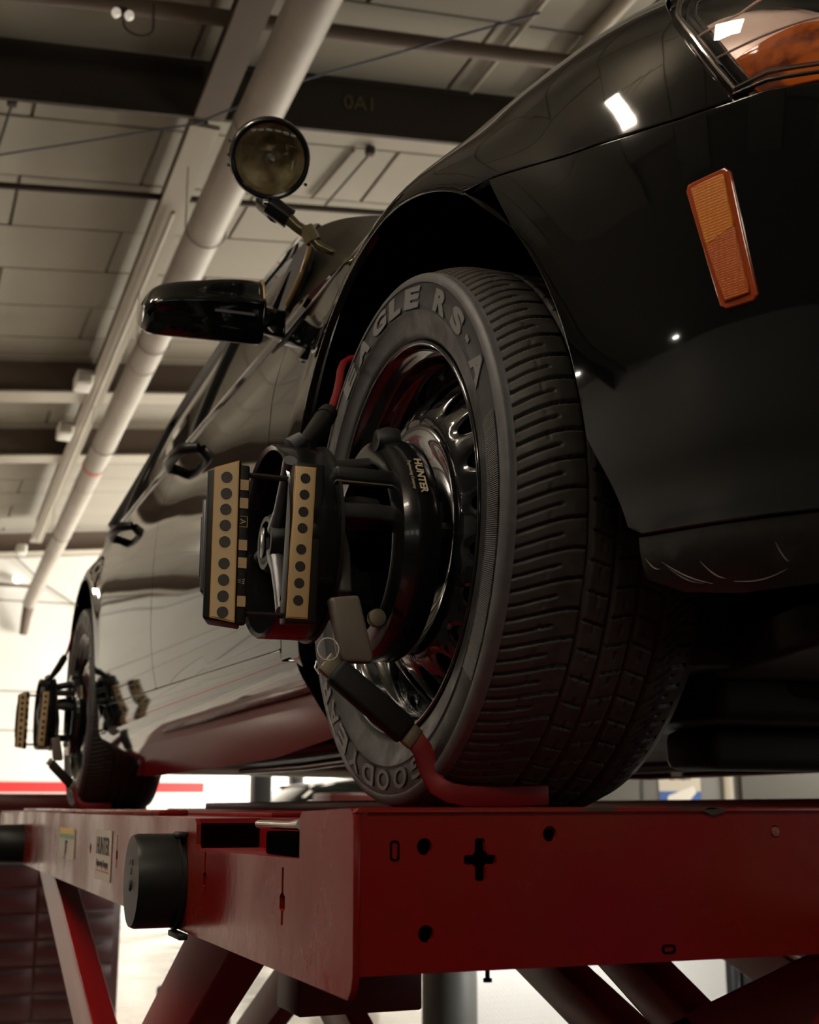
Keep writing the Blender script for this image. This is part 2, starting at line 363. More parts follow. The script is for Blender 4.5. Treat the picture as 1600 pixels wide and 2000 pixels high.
# lamps of the shop
def batten(x, y, lab, power, L=1.2, z=None, wd=.16, col=(1, .86, .68), rz=0):
    z = zc(x)-.35 if z is None else z
    t = thing('ceiling_lamp', (x, y, z), lab, 'lamp', None); t.rotation_euler.z = 0
    em = mat('lamp_diffuser', (1, 1, 1), .5, emit=col, es=power)
    MB().box((x-wd/2-.02, y-L/2-.02, z), (x+wd/2+.02, y+L/2+.02, z+.06)).build('housing', WHITE, t, bev=.006)
    MB().box((x-wd/2, y-L/2, z-.015), (x+wd/2, y+L/2, z-.0005)).build('diffuser', em, t)
    MB().box((x-wd/2, y-L/2, z+.062), (x+wd/2, y+L/2, z+.066)).build('added_uplight', mat('uplight_glow', (1, 1, 1), .5, emit=col, es=power*.55), t)  # added uplight that brightens the ceiling above the lamp
    for s in (-.4, .4): MB().tube([(x, y+s*L, z+.05), (x, y+s*L, zc(x))], .005, 6).build('hanger_rod', BEAMD, t)
    return t
batten(-2.50, 1.33, 'wide white ceiling lamp left of the front wheel, outside the picture', 60, .15, 2.9, .92)
batten(-2.0, -3.6, 'added white fill lamp well in front of the car, outside the picture', 36, .4, 2.7, 1.8)  # frontal fill added for the tyre, clamp and end plate
batten(-1.80, -.15, 'short white ceiling lamp above the camera side, outside the picture', 55, .34, 2.9, .75)
def highbay(x, y, z, lab):
    t = thing('high_bay_lamp', (x, y, z), lab, 'lamp')
    MB().lathe([(z, .0), (z, .11), (z+.02, .12), (z+.09, .05), (z+.11, .05), (z+.11, 0)], (x, y, 0), 'z', 24).build('shade', WHITE, t, smooth=40)
    MB().lathe([(z-.004, .0), (z-.004, .10), (z-.001, .10)], (x, y, 0), 'z', 24).build('diffuser', mat('bay_diffuser', (1, 1, 1), .5, emit=(1, .93, .8), es=90), t)
highbay(-8.35, 2.5, 2.75, 'small round lamp on the left side of the shop, nearer one, outside the picture')
highbay(-8.0, 5.6, 2.75, 'small round lamp on the left side of the shop, farther one, outside the picture')
batten(5.2, 5.5, 'white ceiling lamp right of the car, outside the picture', 30, 2.4, 3.4, .3)
batten(5.2, 12.5, 'white ceiling lamp far right behind the car, outside the picture', 40, 2.4, 3.4, .3)
batten(-5.5, 8.5, 'white ceiling lamp left of the car, outside the picture', 30, 2.4, 3.0, .3)
batten(-3.2, 13.5, 'white ceiling lamp far left near the back, outside the picture', 40, 2.4, 3.0, .3)

# ------------------------------------------------------------------ CAR BODY SURFACE
def crs(xs, ys):
    xs = np.array(xs, float); ys = np.array(ys, float); m = np.gradient(ys, xs)
    def fn(x):
        x = np.asarray(x, float); i = np.clip(np.searchsorted(xs, x)-1, 0, len(xs)-2)
        h = xs[i+1]-xs[i]; t = (x-xs[i])/h
        o = ((2*t**3-3*t**2+1)*ys[i]+(t**3-2*t**2+t)*h*m[i]+(-2*t**3+3*t**2)*ys[i+1]+(t**3-t**2)*h*m[i+1])
        o = np.where(x < xs[0], ys[0]+(x-xs[0])*m[0], o); return np.where(x > xs[-1], ys[-1]+(x-xs[-1])*m[-1], o)
    return fn
PL = np.array([(.16, 4.15), (.05, 3.95), (.0, 3.6), (-.018, 3.2), (-.022, 2.6), (-.024, 1.8), (-.024, 1.0), (-.024, .4), (-.022, .15), (-.018, 0), (-.009, -.15), (.002, -.3), (.018, -.42), (.040, -.52), (.072, -.62), (.118, -.71), (.178, -.785), (.255, -.845), (.36, -.893), (.5, -.93), (.7, -.952), (.923, -.96)])
sl_ = np.concatenate([[0], np.cumsum(np.hypot(*np.diff(PL, axis=0).T))]); sl_ -= sl_[9]
bx_ = crs(sl_, PL[:, 0]); by_ = crs(sl_, PL[:, 1])
dlow = crs([-.30, -.24, -.18, -.12, -.06, 0, .08, .16, .24, .32, .38, .44, .50, .60], [.150, .100, .056, .022, .018, .008, .001, 0, .001, .005, .011, .024, .042, .075])
Hc = crs([-4, -3.4, -2.5, -1.5, -1., -.6, -.3, -.1, .1, .3, .5, .68, .82, .95], [.70, .72, .72, .70, .685, .675, .672, .657, .632, .606, .574, .515, .43, .36])
RH, RD = .15, .17; WB = 3.141; ARC = (PI/2)*((RH+RD)/2)
def sstep(a, b_, x):
    t = np.clip((x-a)/(b_-a), 0, 1); return t*t*(3-2*t)
def body(s, v):
    s = np.asarray(s, float); v = np.asarray(v, float); vb = Hc(s)-RH
    t = np.clip((v-vb)/ARC, 0, None)*(PI/2); t1 = np.minimum(t, PI/2-.12); ex = np.maximum(v-vb-ARC*(1-.12/(PI/2)), 0)
    vv = np.minimum(v, vb); z = vv+RH*np.sin(t1)+ex*np.cos(t1); dl = dlow(vv); sl2 = (dlow(vb+2e-3)-dlow(vb-2e-3))/4e-3
    for yc in (0., WB):                         # wheel-arch flares
        rr = np.hypot(-s-yc, z); dl = dl-(dl+.006)*(1-sstep(.455, .56, rr))*sstep(.05, .30, z)*.9
    d = dl+sl2*RH*np.sin(t1)+RD*(1-np.cos(t1))+ex*np.sin(t1)
    x = bx_(s); y = by_(s); e = 1e-3; tx = bx_(s+e)-bx_(s-e); ty = by_(s+e)-by_(s-e); L = np.hypot(tx, ty); tx = tx/L; ty = ty/L
    return np.stack([x-ty*d, y+tx*d, z], -1)
def bnorm(s, v):
    e = 1e-3; a = body(s+e, v)-body(s-e, v); c = body(s, v+e)-body(s, v-e)
    n = np.cross(a, c); return n/np.linalg.norm(n, axis=-1, keepdims=True)
def resample(poly, h):
    out = []
    for i in range(len(poly)):
        a = np.array(poly[i], float); c = np.array(poly[(i+1) % len(poly)], float); k = max(1, int(np.ceil(np.hypot(*(c-a))/h)))
        out += [tuple(a+(c-a)*j/k) for j in range(k)]
    return out
def in_poly(P, poly):
    x, y = P[:, 0], P[:, 1]; ins = np.zeros(len(P), bool); j = len(poly)-1
    for i in range(len(poly)):
        xi, yi = poly[i]; xj, yj = poly[j]
        if yi != yj:
            cnd = ((yi > y) != (yj > y)) & (x < (xj-xi)*(y-yi)/(yj-yi)+xi); ins ^= cnd
        j = i
    return ins
CX = .923                                       # the car's centre plane
def panel(name, outline, m, parent, h=.02, off=0., lip=.012, mirror=True, only_mirror=False, surf=None):
    bd = resample(outline, min(h, .014)); A = np.array(bd)
    gx = np.arange(A[:, 0].min(), A[:, 0].max(), h); gy = np.arange(A[:, 1].min(), A[:, 1].max(), h)
    G = np.stack(np.meshgrid(gx, gy), -1).reshape(-1, 2); G = G[in_poly(G, bd)]
    keep = np.ones(len(G), bool)
    for p in bd: keep &= np.hypot(G[:, 0]-p[0], G[:, 1]-p[1]) > h*.55
    G = G[keep]; pts = [Vector(p) for p in bd]+[Vector(p) for p in G]; nb = len(bd)
    v2, _, fs_, *_ = delaunay_2d_cdt(pts, [(i, (i+1) % nb) for i in range(nb)], [], 1, 1e-7)
    V2 = np.array([tuple(p) for p in v2]); fs_ = [tuple(t) for t in fs_]
    cen = np.array([V2[list(t)].mean(0) for t in fs_]); ok = in_poly(cen, bd); fs_ = [t for t, k in zip(fs_, ok) if k]
    N = bnorm(V2[:, 0], V2[:, 1]); P = body(V2[:, 0], V2[:, 1])+N*off
    # edge fold
    area2 = sum(bd[i][0]*bd[(i+1) % nb][1]-bd[(i+1) % nb][0]*bd[i][1] for i in range(nb)); sg = 1 if area2 > 0 else -1
    B = V2[:nb]; T = np.roll(B, -1, 0)-np.roll(B, 1, 0); T /= np.linalg.norm(T, axis=1, keepdims=True); O2 = np.stack([T[:, 1], -T[:, 0]], -1)*sg
    e = .002; Pb = P[:nb]; Nb = N[:nb]
    O3 = body(B[:, 0]+O2[:, 0]*e, B[:, 1]+O2[:, 1]*e)-body(B[:, 0], B[:, 1]); O3 /= np.linalg.norm(O3, axis=1, keepdims=True)
    R0 = Pb; R1 = Pb+O3*.0012-Nb*.0006; R2 = Pb+O3*.0018-Nb*.0022; R3 = Pb+O3*.0018-Nb*lip
    n0 = len(P); V = np.concatenate([P, R1, R2, R3]); mid = (Nb+O3); mid /= np.linalg.norm(mid, axis=1, keepdims=True)
    NN = np.concatenate([N, mid, O3, O3]); F = list(fs_)
    rows_ = [np.arange(nb), n0+np.arange(nb), n0+nb+np.arange(nb), n0+2*nb+np.arange(nb)]
    for a, c in zip(rows_, rows_[1:]):
        for i in range(nb):
            k = (i+1) % nb; F.append((a[i], c[i], c[k], a[k]))
    def fixw(V, F, NN):
        out = []
        for t in F:
            q = V[list(t)]; nn = np.cross(q[1]-q[0], q[2]-q[0])
            out.append(tuple(int(i) for i in (t if nn @ NN[list(t)].mean(0) >= 0 else t[::-1])))
        return out
    F = fixw(V, F, NN)
    if mirror:
        V2_ = V.copy(); V2_[:, 0] = 2*CX-V2_[:, 0]; N2 = NN.copy(); N2[:, 0] *= -1; F2 = [tuple(i+len(V) for i in t[::-1]) for t in F]
        me = bpy.data.meshes.new(name); me.from_pydata([tuple(p) for p in V2_], [], [t[::-1] for t in F]); me.update()
        me.polygons.foreach_set('use_smooth', [True]*len(me.polygons)); me.normals_split_custom_set_from_vertices([tuple(n) for n in N2]); far = (me, m)
    me = bpy.data.meshes.new(name); me.from_pydata([tuple(p) for p in V], [], F); me.update()
    me.polygons.foreach_set('use_smooth', [True]*len(me.polygons)); me.normals_split_custom_set_from_vertices([tuple(n) for n in NN])
    o_ = link(name, me, m, parent)
    if mirror: link(name, far[0], far[1], parent)
    return o_
def gridsurf(name, rowsP, m, parent, mirror=True, smooth=True):     # rows of 3D points -> surface (mirrored about the centre plane)
    R = np.array(rowsP, float); a, b_, _ = R.shape; V = R.reshape(-1, 3); F = [(i*b_+j, i*b_+j+1, (i+1)*b_+j+1, (i+1)*b_+j) for i in range(a-1) for j in range(b_-1)]
    if mirror == 2:
        R2 = R.copy(); R2[..., 0] = 2*CX-R2[..., 0]; gridsurf(name, R2, m, parent, 0, smooth)
    elif mirror:
        W2 = V.copy(); W2[:, 0] = 2*CX-W2[:, 0]; F = F+[tuple(i+len(V) for i in t[::-1]) for t in F]; V = np.concatenate([V, W2])
    me = bpy.data.meshes.new(name); me.from_pydata([tuple(p) for p in V], [], F); me.update()
    bm = bmesh.new(); bm.from_mesh(me); bmesh.ops.remove_doubles(bm, verts=bm.verts, dist=1e-4); bmesh.ops.recalc_face_normals(bm, faces=bm.faces); bm.to_mesh(me); bm.free()
    if smooth: me.polygons.foreach_set('use_smooth', [True]*len(me.polygons))
    return link(name, me, m, parent)

car = thing('car', (CX, WB/2, -.352), 'black sedan standing on the red vehicle lift with clamps on its right wheels', 'car')
arcp = lambda yc, a0, a1, n, rf: [(-(yc+rf(a)*math.cos(a)), rf(a)*math.sin(a)) for a in np.linspace(math.radians(a0), math.radians(a1), n)]
# arch radius: angle measured from the rear (+y) over the top to the front
rfF = lambda a: .462 if a < PI/2 else .462-.014*min(1, (a-PI/2)/.5)+.06*max(0, (a-math.radians(178))/.25)
rfR = lambda a: .455
SEAM = [(.223, .388), (.289, .378), (.423, .345), (.528, .322), (.595, .309), (.651, .303)]
archF = arcp(0, -16, 139.5, 60, rfF)            # door side to seam
archB = arcp(0, 140.5, 194, 24, rfF)
doorF = [(-.62, .545), (-.615, .40), (-.60, .20), (-.565, .0), (-.545, -.105)]
fend = [(s_, v_) for s_, v_ in archF]
top = .80
fend += [(s_, v_+.0025) for s_, v_ in SEAM[0:6]]+[(.632, .338), (.599, .394), (.555, .470), (.50, .56), (.42, .64), (.2, .70), (0, .735), (-.2, .76), (-.42, .785), (-.62, .79), (-.622, .56)]+doorF[1:]
fend += [(-.50, -.105)]
panel('front_fender', fend, PAINT, car, .018)
bump = archB[::-1]; bump = [(.508, -.090)]+[p for p in bump if p[1] > -.085]+[(s_, v_-.0025) for s_, v_ in SEAM[1:]]+[(.69, .298), (.738, .287), (.82, .27), (.95, .25), (1.15, .235), (1.45, .23), (1.60, .23), (1.60, -.10), (1.2, -.10), (.9, -.10), (.702, -.098), (.60, -.094)]
bump = [p for p in bump]
panel('front_bumper', bump, PAINT, car, .018)
val = [(.500, -.094), (.60, -.098), (.702, -.102), (.9, -.104), (1.2, -.104), (1.6, -.104), (1.6, -.165), (1.2, -.165), (.9, -.163), (.70, -.160), (.602, -.160), (.54, -.152), (.500, -.135)]
VALM = mat('textured_valance', (.012, .011, .010), .38, noise=(25, (.035, .030, .024), .55, .8, .3, .6), bump=(90, .3, .002))
panel('bumper_valance', val, VALM, car, .015, off=-.004, lip=.04)
SCUF = mat('scuffed_plastic', (.16, .13, .11), .6)
def scuff(a, b_, rad=.0007):
    P = [Vector(body(a[0]+(b_[0]-a[0])*t, a[1]+(b_[1]-a[1])*t-.004*math.sin(PI*t)))+Vector(bnorm(a[0]+(b_[0]-a[0])*t, a[1]+(b_[1]-a[1])*t))*-.0038 for t in np.linspace(0, 1, 9)]
    MB().tube(P, [rad*math.sin(PI*(.08+.84*t)) for t in np.linspace(0, 1, 9)], 6).build('scuff_mark', SCUF, car)
for a, b_ in (((.525, -.122), (.575, -.149)), ((.53, -.128), (.565, -.1475)), ((.570, -.128), (.592, -.1465)), ((.505, -.115), (.520, -.128)), ((.60, -.150), (.66, -.146)), ((.655, -.122), (.663, -.140))): scuff(a, b_)
# doors, rocker, quarter panel
fd = [(-.622, .572), (-.622, .56)]+[(s_-.006, v_) for s_, v_ in doorF[1:-1]]+[(-.555, -.085), (-1.2, -.068), (-1.685, -.056), (-1.70, .1), (-1.71, .35), (-1.70, .592), (-1.2, .583)]
panel('front_door', fd, PAINT, car, .03)
rd = [(-1.706, .592), (-1.716, .35), (-1.706, .1), (-1.691, -.056), (-2.2, -.046), (-2.55, -.038)]+[( -(WB-(.475)*math.cos(a)), .475*math.sin(a)) for a in np.linspace(math.radians(-3), math.radians(42), 10)]+[(-2.80, .38), (-2.84, .48), (-2.84, .605), (-2.3, .602)]
panel('rear_door', rd, PAINT, car, .03)
rk = [(-.47, -.118), (-.55, -.109), (-.56, -.089), (-1.2, -.072), (-2.2, -.050), (-2.57, -.042), (-2.66, -.08), (-2.66, -.14), (-2.62, -.25), (-2.2, -.262), (-1.4, -.26), (-.9, -.255), (-.47, -.235)]
panel('rocker_panel', rk, PAINT, car, .02)
archR = [(-(WB+rfR(a)*math.cos(a)), rfR(a)*math.sin(a)) for a in np.linspace(math.radians(-12), math.radians(192), 70)]
rq = archR[::-1]; rq = [p for p in rq]
rq = [(-2.665, -.14)]+[p for p in rq if not (p[0] > -2.70 and p[1] < -.02)]+[(-3.66, -.12), (-3.9, -.12), (-4.15, -.10), (-4.15, .74), (-3.6, .78), (-2.846, .78), (-2.846, .38), (-2.806, .372)]+[(-(WB-.479*math.cos(a)), .479*math.sin(a)) for a in np.linspace(math.radians(41), math.radians(-3), 9)]
panel('rear_quarter_panel', rq, PAINT, car, .03)
# hood, roof, windows
hs = np.linspace(.50, -.62, 16); rowsH = []
hv = crs([-.62, -.42, -.2, 0, .2, .42, .5], [.79, .785, .76, .735, .70, .64, .56])
for s_ in hs:
    p = body(s_, float(hv(s_))); yy = p[1]; row = []
    for t in np.linspace(0, 1, 12):
        x = p[0]+.004+(CX-p[0]-.004)*t; row.append((x, yy-.10*t*(1 if s_ > .2 else .4), p[2]+.002+.055*math.sin(t*PI/2)))
    rowsH.append(row)
nose = [(x, y-.18-.12*i/11, z-.09) for i, (x, y, z) in enumerate(rowsH[0])]
gridsurf('hood', [nose]+rowsH, PAINT, car)
yR = [.62, .9, 1.2, 1.5, 1.9, 2.3, 2.7, 3.0, 3.3, 3.55]
zR = crs([.62, .9, 1.2, 1.5, 1.9, 2.3, 2.7, 3.0, 3.3, 3.55], [.70, .865, .985, 1.055, 1.085, 1.075, 1.03, .96, .85, .74])
xR = crs([.62, .9, 1.2, 1.5, 1.9, 2.3, 2.7, 3.0, 3.3, 3.55], [.10, .16, .21, .24, .255, .255, .24, .215, .17, .12])
belt = lambda y: body(-y, {0: .575}.get(0)+.012*(y-.6))
ys = np.linspace(.62, 3.55, 40)
def rail(y, k):                                 # cross-section from belt (k=0) to roof rail (k=1)
    bp_ = belt(y); t = k; x = bp_[0]+.012+(float(xR(y))-bp_[0]-.012)*(t**1.15); z = bp_[2]+(float(zR(y))-bp_[2])*t; return (x, y, z)
gridsurf('side_window', [[rail(y, k) for k in np.linspace(0, .93, 8)] for y in ys if y > .66], GLASSD, car, 2)
def roofrow(y):
    x0, z0 = float(xR(y)), float(zR(y)); cr_ = .05*min(1, max(0, (z0-.68)/.3)); out = [rail(y, .92)]
    for t in np.linspace(0, 1, 9): out.append((x0+(CX-x0)*t, y, z0+cr_*math.sin(t*PI/2)+.006))
    return out
gridsurf('roof', [roofrow(y) for y in np.linspace(1.32, 2.75, 20)], PAINT, car)
gridsurf('windshield', [roofrow(y)[1:] for y in np.linspace(.60, 1.32, 10)], GLASSD, car)
gridsurf('rear_window', [roofrow(y)[1:] for y in np.linspace(2.75, 3.55, 10)], GLASSD, car)
# window frames: pillars and rail as raised strips
fr = MB()
fr.ribbon([Vector(rail(y, .98))+Vector((-.006, 0, .0)) for y in np.linspace(.92, 3.5, 50)], .045, .016, up=(-1, 0, .6)); fr.build('roof_rail', PAINT, car, smooth=60)
for y in (1.70, 2.82):
    MB().ribbon([Vector(rail(y+.03*k, k))+Vector((-.008, 0, 0)) for k in np.linspace(0, 1, 8)], .07, .01, up=(-1, 0, .4)).build('window_pillar', TRIM, car, smooth=60)
MB().ribbon([Vector(belt(y))+Vector((.002, 0, .004)) for y in np.linspace(.62, 2.9, 50)], .022, .014, up=(-1, 0, .5)).build('belt_moulding', GOLDW, car, smooth=60)
# mirror sail and gold-lit door frame edge beside the windscreen
PILM = mat('dusty_pillar_paint', (.016, .014, .009), .28, 0, 0, bump=(6, .08, .004), spec=.3)
sx_ = lambda z: .018+max(0, z-.575)*.30
SO = [(.93, .600), (.80, .735), (.745, .745), (.68, .735), (.625, .695), (.605, .64), (.625, .595), (.66, .572), (.80, .572)]
SI = [(.86, .620), (.775, .702), (.752, .698), (.745, .605)]
v_, f_ = solid_plate(SO, [SI], lambda y, z: (sx_(z), y, z), (-1, 0, .3), .012)
MB().add(v_, f_).build('mirror_sail', SAIL, car, smooth=30)
v_, f_ = solid_plate(SI, [], lambda y, z: (sx_(z)+.008, y, z), (-1, 0, .3), .004)
MB().add(v_, f_).build('quarter_panel', HOLE, car)
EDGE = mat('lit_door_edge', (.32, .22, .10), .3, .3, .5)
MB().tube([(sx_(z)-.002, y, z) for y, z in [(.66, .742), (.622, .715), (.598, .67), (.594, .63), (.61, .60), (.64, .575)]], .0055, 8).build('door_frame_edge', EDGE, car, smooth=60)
# A-pillar and cowl
PP = np.array([[[0.034, 0.704, 0.592], [0.034, 0.476, 0.565], [0.034, 0.272, 0.536]], [[0.075, 0.78, 0.71], [0.075, 0.577, 0.669], [0.075, 0.371, 0.618]], [[0.13, 0.903, 0.846], [0.13, 0.718, 0.797], [0.13, 0.482, 0.704]]])
def quad(P0, P1, P2, t): return P0*(1-t)*(1-2*t)+P1*4*t*(1-t)+P2*t*(2*t-1)
gridsurf('front_pillar', [[quad(quad(*PP[0], u_), quad(*PP[1], u_), quad(*PP[2], u_), w_) for u_ in np.linspace(-.02, 1.12, 16)] for w_ in list(np.linspace(-.06, 1.0, 14))+[1.05]], PILM, car, 2)
# door mirror
mb = MB(); secs = []
for x, zt, zb, y0, y1 in ((-.030, .607, .480, .625, .70), (-.036, .618, .468, .612, .715), (-.09, .612, .462, .602, .725), (-.16, .597, .458, .598, .725), (-.215, .584, .457, .600, .715), (-.240, .570, .460, .606, .70), (-.2525, .545, .474, .620, .68)):
    zm = zt-(zt-zb)*.40; zr = (y1-y0-.03)*.42; zb = zb+.016
    pr = [(y1, zt-.012), (y1-.02, zt), (y0+.045, zt-.002), (y0+.018, zt-.012), (y0+.003, zm+.016), (y0-.005, zm+.002), (y0-.001, zm-.010), (y0+.006, zb+.040), (y0+.014, zb+.016), (y0+.034, zb+.006), (y1-.02, zb+zr), (y1, zb+zr+.010)]
    secs.append([(x, a, b_) for a, b_ in pr])
def cmr(P, closed, k):                            # Catmull-Rom through rows of points
    P = [np.array(p, float) for p in P]; n_ = len(P); out = []
    for i in range(n_ if closed else n_-1):
        p0, p1, p2, p3 = [P[(i+d) % n_] if closed else P[min(max(i+d, 0), n_-1)] for d in (-1, 0, 1, 2)]
        for q in range(k):
            t = q/k; out.append(.5*((2*p1)+(-p0+p2)*t+(2*p0-5*p1+4*p2-p3)*t*t+(-p0+3*p1-3*p2+p3)*t**3))
    if not closed: out.append(P[-1])
    return out
rowsM = cmr([np.array(cmr(s_, True, 4)) for s_ in secs], False, 4)
gn = len(rowsM[0]); V = [tuple(p) for r_ in rowsM for p in r_]
F = [(i*gn+j, i*gn+(j+1) % gn, (i+1)*gn+(j+1) % gn, (i+1)*gn+j) for i in range(len(rowsM)-1) for j in range(gn)]+[tuple(range(gn))[::-1], tuple(range(len(V)-gn, len(V)))]
mh = MB().add(V, F).build('door_mirror', MIRRORP, car, smooth=50)
MB().box((-.225, .712, .515), (-.05, .718, .585)).build('mirror_glass', CHROME, mh, bev=.004)
MB().prism([(-.032, .64, .565), (.02, .655, .572), (.02, .70, .572), (-.032, .70, .60)], (0, 0, -.055)).build('mirror_arm', MIRRORP, mh, bev=.006)
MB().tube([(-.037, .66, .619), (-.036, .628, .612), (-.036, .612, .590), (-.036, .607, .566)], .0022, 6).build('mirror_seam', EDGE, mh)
MB().ribbon([(-.130, .5965, .527), (-.055, .602, .531)], .005, .0015, up=(0, -1, 0)).build('mirror_mark', GREYM, mh)
# door handles
for y in (1.47, 2.40):
    p0 = body(-y, .485); hd = MB()
    hd.tube([Vector(body(-(y+dy), .485))+Vector((-o, 0, 0)) for dy, o in ((-.115, .004), (-.095, .034), (-.04, .044), (.04, .044), (.095, .034), (.115, .004))], [.013, .015, .015, .015, .015, .013], 12)
    hd.build('door_handle', TRIM, car, smooth=60)
# side marker lamp
mk = [(.602, .226), (.604, .231), (.643, .233), (.648, .228), (.658, .160), (.667, .102), (.664, .097), (.637, .097), (.632, .101), (.617, .165)]
panel('side_marker', mk, AMBERR, car, .01, off=.003, lip=.01, mirror=False)
smk = [o for o in C.objects if o.name == 'side_marker'][0]
panel('marker_lens', [(.609, .225), (.642, .227), (.650, .172), (.622, .163)], AMBER, smk, .008, off=.0055, lip=.003, mirror=False)
panel('marker_lens', [(.6225, .161), (.6505, .170), (.661, .104), (.638, .103)], AMBERD, smk, .008, off=.0055, lip=.003, mirror=False)
# headlamp
def glassmat():
    m = bpy.data.materials.new('lamp_cover'); m.use_nodes = True; nt = m.node_tree; nt.nodes.clear()
    o = nt.nodes.new('ShaderNodeOutputMaterial'); mx = nt.nodes.new('ShaderNodeMixShader'); fr_ = nt.nodes.new('ShaderNodeFresnel'); fr_.inputs[0].default_value = 1.5
    t = nt.nodes.new('ShaderNodeBsdfTransparent'); t.inputs[0].default_value = (.97, .97, .97, 1); g_ = nt.nodes.new('ShaderNodeBsdfGlossy'); g_.inputs['Roughness'].default_value = .02
    nt.links.new(fr_.outputs[0], mx.inputs[0]); nt.links.new(t.outputs[0], mx.inputs[1]); nt.links.new(g_.outputs[0], mx.inputs[2]); nt.links.new(mx.outputs[0], o.inputs[0]); return m
CLEAR = glassmat()
hl = [(.652, .310), (.632, .340), (.600, .396), (.572, .442), (.560, .475), (.563, .505), (.585, .525), (.64, .520), (.75, .49), (.88, .45), (1.0, .41), (1.07, .36), (1.06, .31), (1.0, .292), (.90, .290), (.82, .294), (.738, .303), (.69, .313)]
hlo = panel('headlight', hl, CLEAR, car, .02, off=.001, lip=.006, mirror=False)
def inset(poly, d):
    cxx = sum(p[0] for p in poly)/len(poly); cyy = sum(p[1] for p in poly)/len(poly)
    out = []; n_ = len(poly)
    for i in range(n_):
        a = np.array(poly[i-1]); b0 = np.array(poly[i]); c = np.array(poly[(i+1) % n_]); t = (c-a)/np.linalg.norm(c-a); nn = np.array([t[1], -t[0]])
        if nn @ (np.array([cxx, cyy])-b0) < 0: nn = -nn
        out.append(tuple(b0+nn*d))
    return out
# lamp bowl: amber lower part, silver upper part, set 4.5 cm back
panel('lamp_bowl', inset(hl, .012), HLSIL, hlo, .02, off=-.040, lip=.02, mirror=False)
amb = [(.665, .325), (.640, .352), (.628, .372), (.66, .385), (.72, .41), (.80, .43), (.90, .41), (.93, .36), (.92, .305), (.82, .305), (.74, .315)]
panel('amber_reflector', amb, HLAMB, hlo, .012, off=-.034, lip=.01, mirror=False)
def curve_on(pts, off, rad, name, m, parent, n_=8):
    P = []
    pts = resample(pts+[], .012)[:] if len(pts) > 2 else pts
    for s_, v_ in pts: P.append(Vector(body(s_, v_))+Vector(bnorm(s_, v_))*off)
    return MB().tube(P, rad, n_).build(name, m, parent, smooth=60)
dense = lambda pts: [tuple(np.array(a)+(np.array(b0)-np.array(a))*k/6) for a, b0 in zip(pts, pts[1:]) for k in range(6)]+[pts[-1]]
def curve2(pts, off, rad, name, m, parent): return MB().tube([Vector(body(s_, v_))+Vector(bnorm(s_, v_))*off for s_, v_ in dense(pts)], rad, 8).build(name, m, parent, smooth=60)
left_edge = [(.650, .314), (.632, .344), (.600, .400), (.572, .446), (.562, .478), (.565, .505)]
curve2([(p[0]+.006, p[1]) for p in left_edge], -.002, .0035, 'bezel', CHROME, hlo)
curve2([(p[0]+.016, p[1]+.002) for p in left_edge], -.012, .0055, 'bezel', TRIM, hlo)
curve2([(p[0]+.022, p[1]+.002) for p in left_edge], -.010, .002, 'bezel', CHROME, hlo)
curve2([(.655, .316), (.69, .319), (.738, .309), (.82, .300), (.95, .298)], -.002, .0025, 'bezel', CHROME, hlo)
curve2([(.655, .308), (.69, .309), (.738, .299), (.82, .290), (.95, .288)], .0, .002, 'gasket', TRIM, hlo)
curve2([(.634, .362), (.69, .364), (.737, .368), (.80, .372), (.95, .37)], -.006, .0012, 'lens_ridge', HLSIL, hlo)
curve2([(.609, .401), (.658, .408), (.698, .433), (.80, .44), (.95, .42)], -.006, .0012, 'lens_ridge', HLSIL, hlo)
# fog lamp rim at the right edge of the picture
fb = Vector(body(.765, .07)); fn = Vector(bnorm(.765, .07))
fogm = MB().tube([fb+Vector(bnorm(.765, .07))*.0+ (Vector(body(.765+.028*math.cos(a), .075+.050*math.sin(a)))-fb)+fn*.002 for a in np.linspace(0, 2*PI, 33)], .003, 8, caps=False).build('fog_lamp_rim', EDGE, car, smooth=60)
# wheel-arch liners
for yc in (0, WB):
    mb = MB(); n_ = 40; sec = [(-.014, .466), (.006, .470), (.02, .470), (.05, .462), (.36, .445), (.38, .40)]; V = []
    for a in np.linspace(math.radians(-14), math.radians(190), n_):
        dx = max(0, -math.cos(a))*.06*(1 if yc == 0 else 0)
        for x, q in sec: V.append((x+.012*(1-abs(math.sin(a)))+dx, yc+q*math.cos(a), q*math.sin(a)))
    m_ = len(sec); F = [(i*m_+j, i*m_+j+1, (i+1)*m_+j+1, (i+1)*m_+j) for i in range(n_-1) for j in range(m_-1)]
    MB().add(V, F).build('wheel_arch_liner', LINER, car, smooth=60)
MB().box((.39, -.55, -.12), (1.45, .50, .42)).build('engine_bay_side', LINER, car, bev=.05)
# underbody
MB().box((.10, .50, -.215), (1.74, 2.68, -.16)).box((.16, .52, -.245), (.24, 2.60, -.215)).box((1.60, .52, -.245), (1.68, 2.60, -.215)).build('floor_pan', UNDER, car, bev=.012)
MB().box((.12, 3.55, -.20), (1.72, 4.1, .3)).build('rear_valance', UNDER, car, bev=.05)
MB().prism([(.30, -.60, -.165), (1.54, -.60, -.165), (1.54, -.25, -.20), (.30, -.25, -.20)], (0, 0, .05)).build('splash_shield', UNDER, car, bev=.01)
MB().box((.33, -.22, -.245), (1.51, .10, -.185)).box((.40, -.10, -.30), (1.44, .02, -.245)).build('subframe', UNDER, car, bev=.015)
MB().tube([(.26, .16, -.13), (.30, .0, -.16), (.42, -.20, -.20), (.60, -.30, -.215), (1.24, -.30, -.215), (1.42, -.20, -.20), (1.56, .1, -.15)], .013, 12).build('anti_roll_bar', UNDER, car, smooth=60)
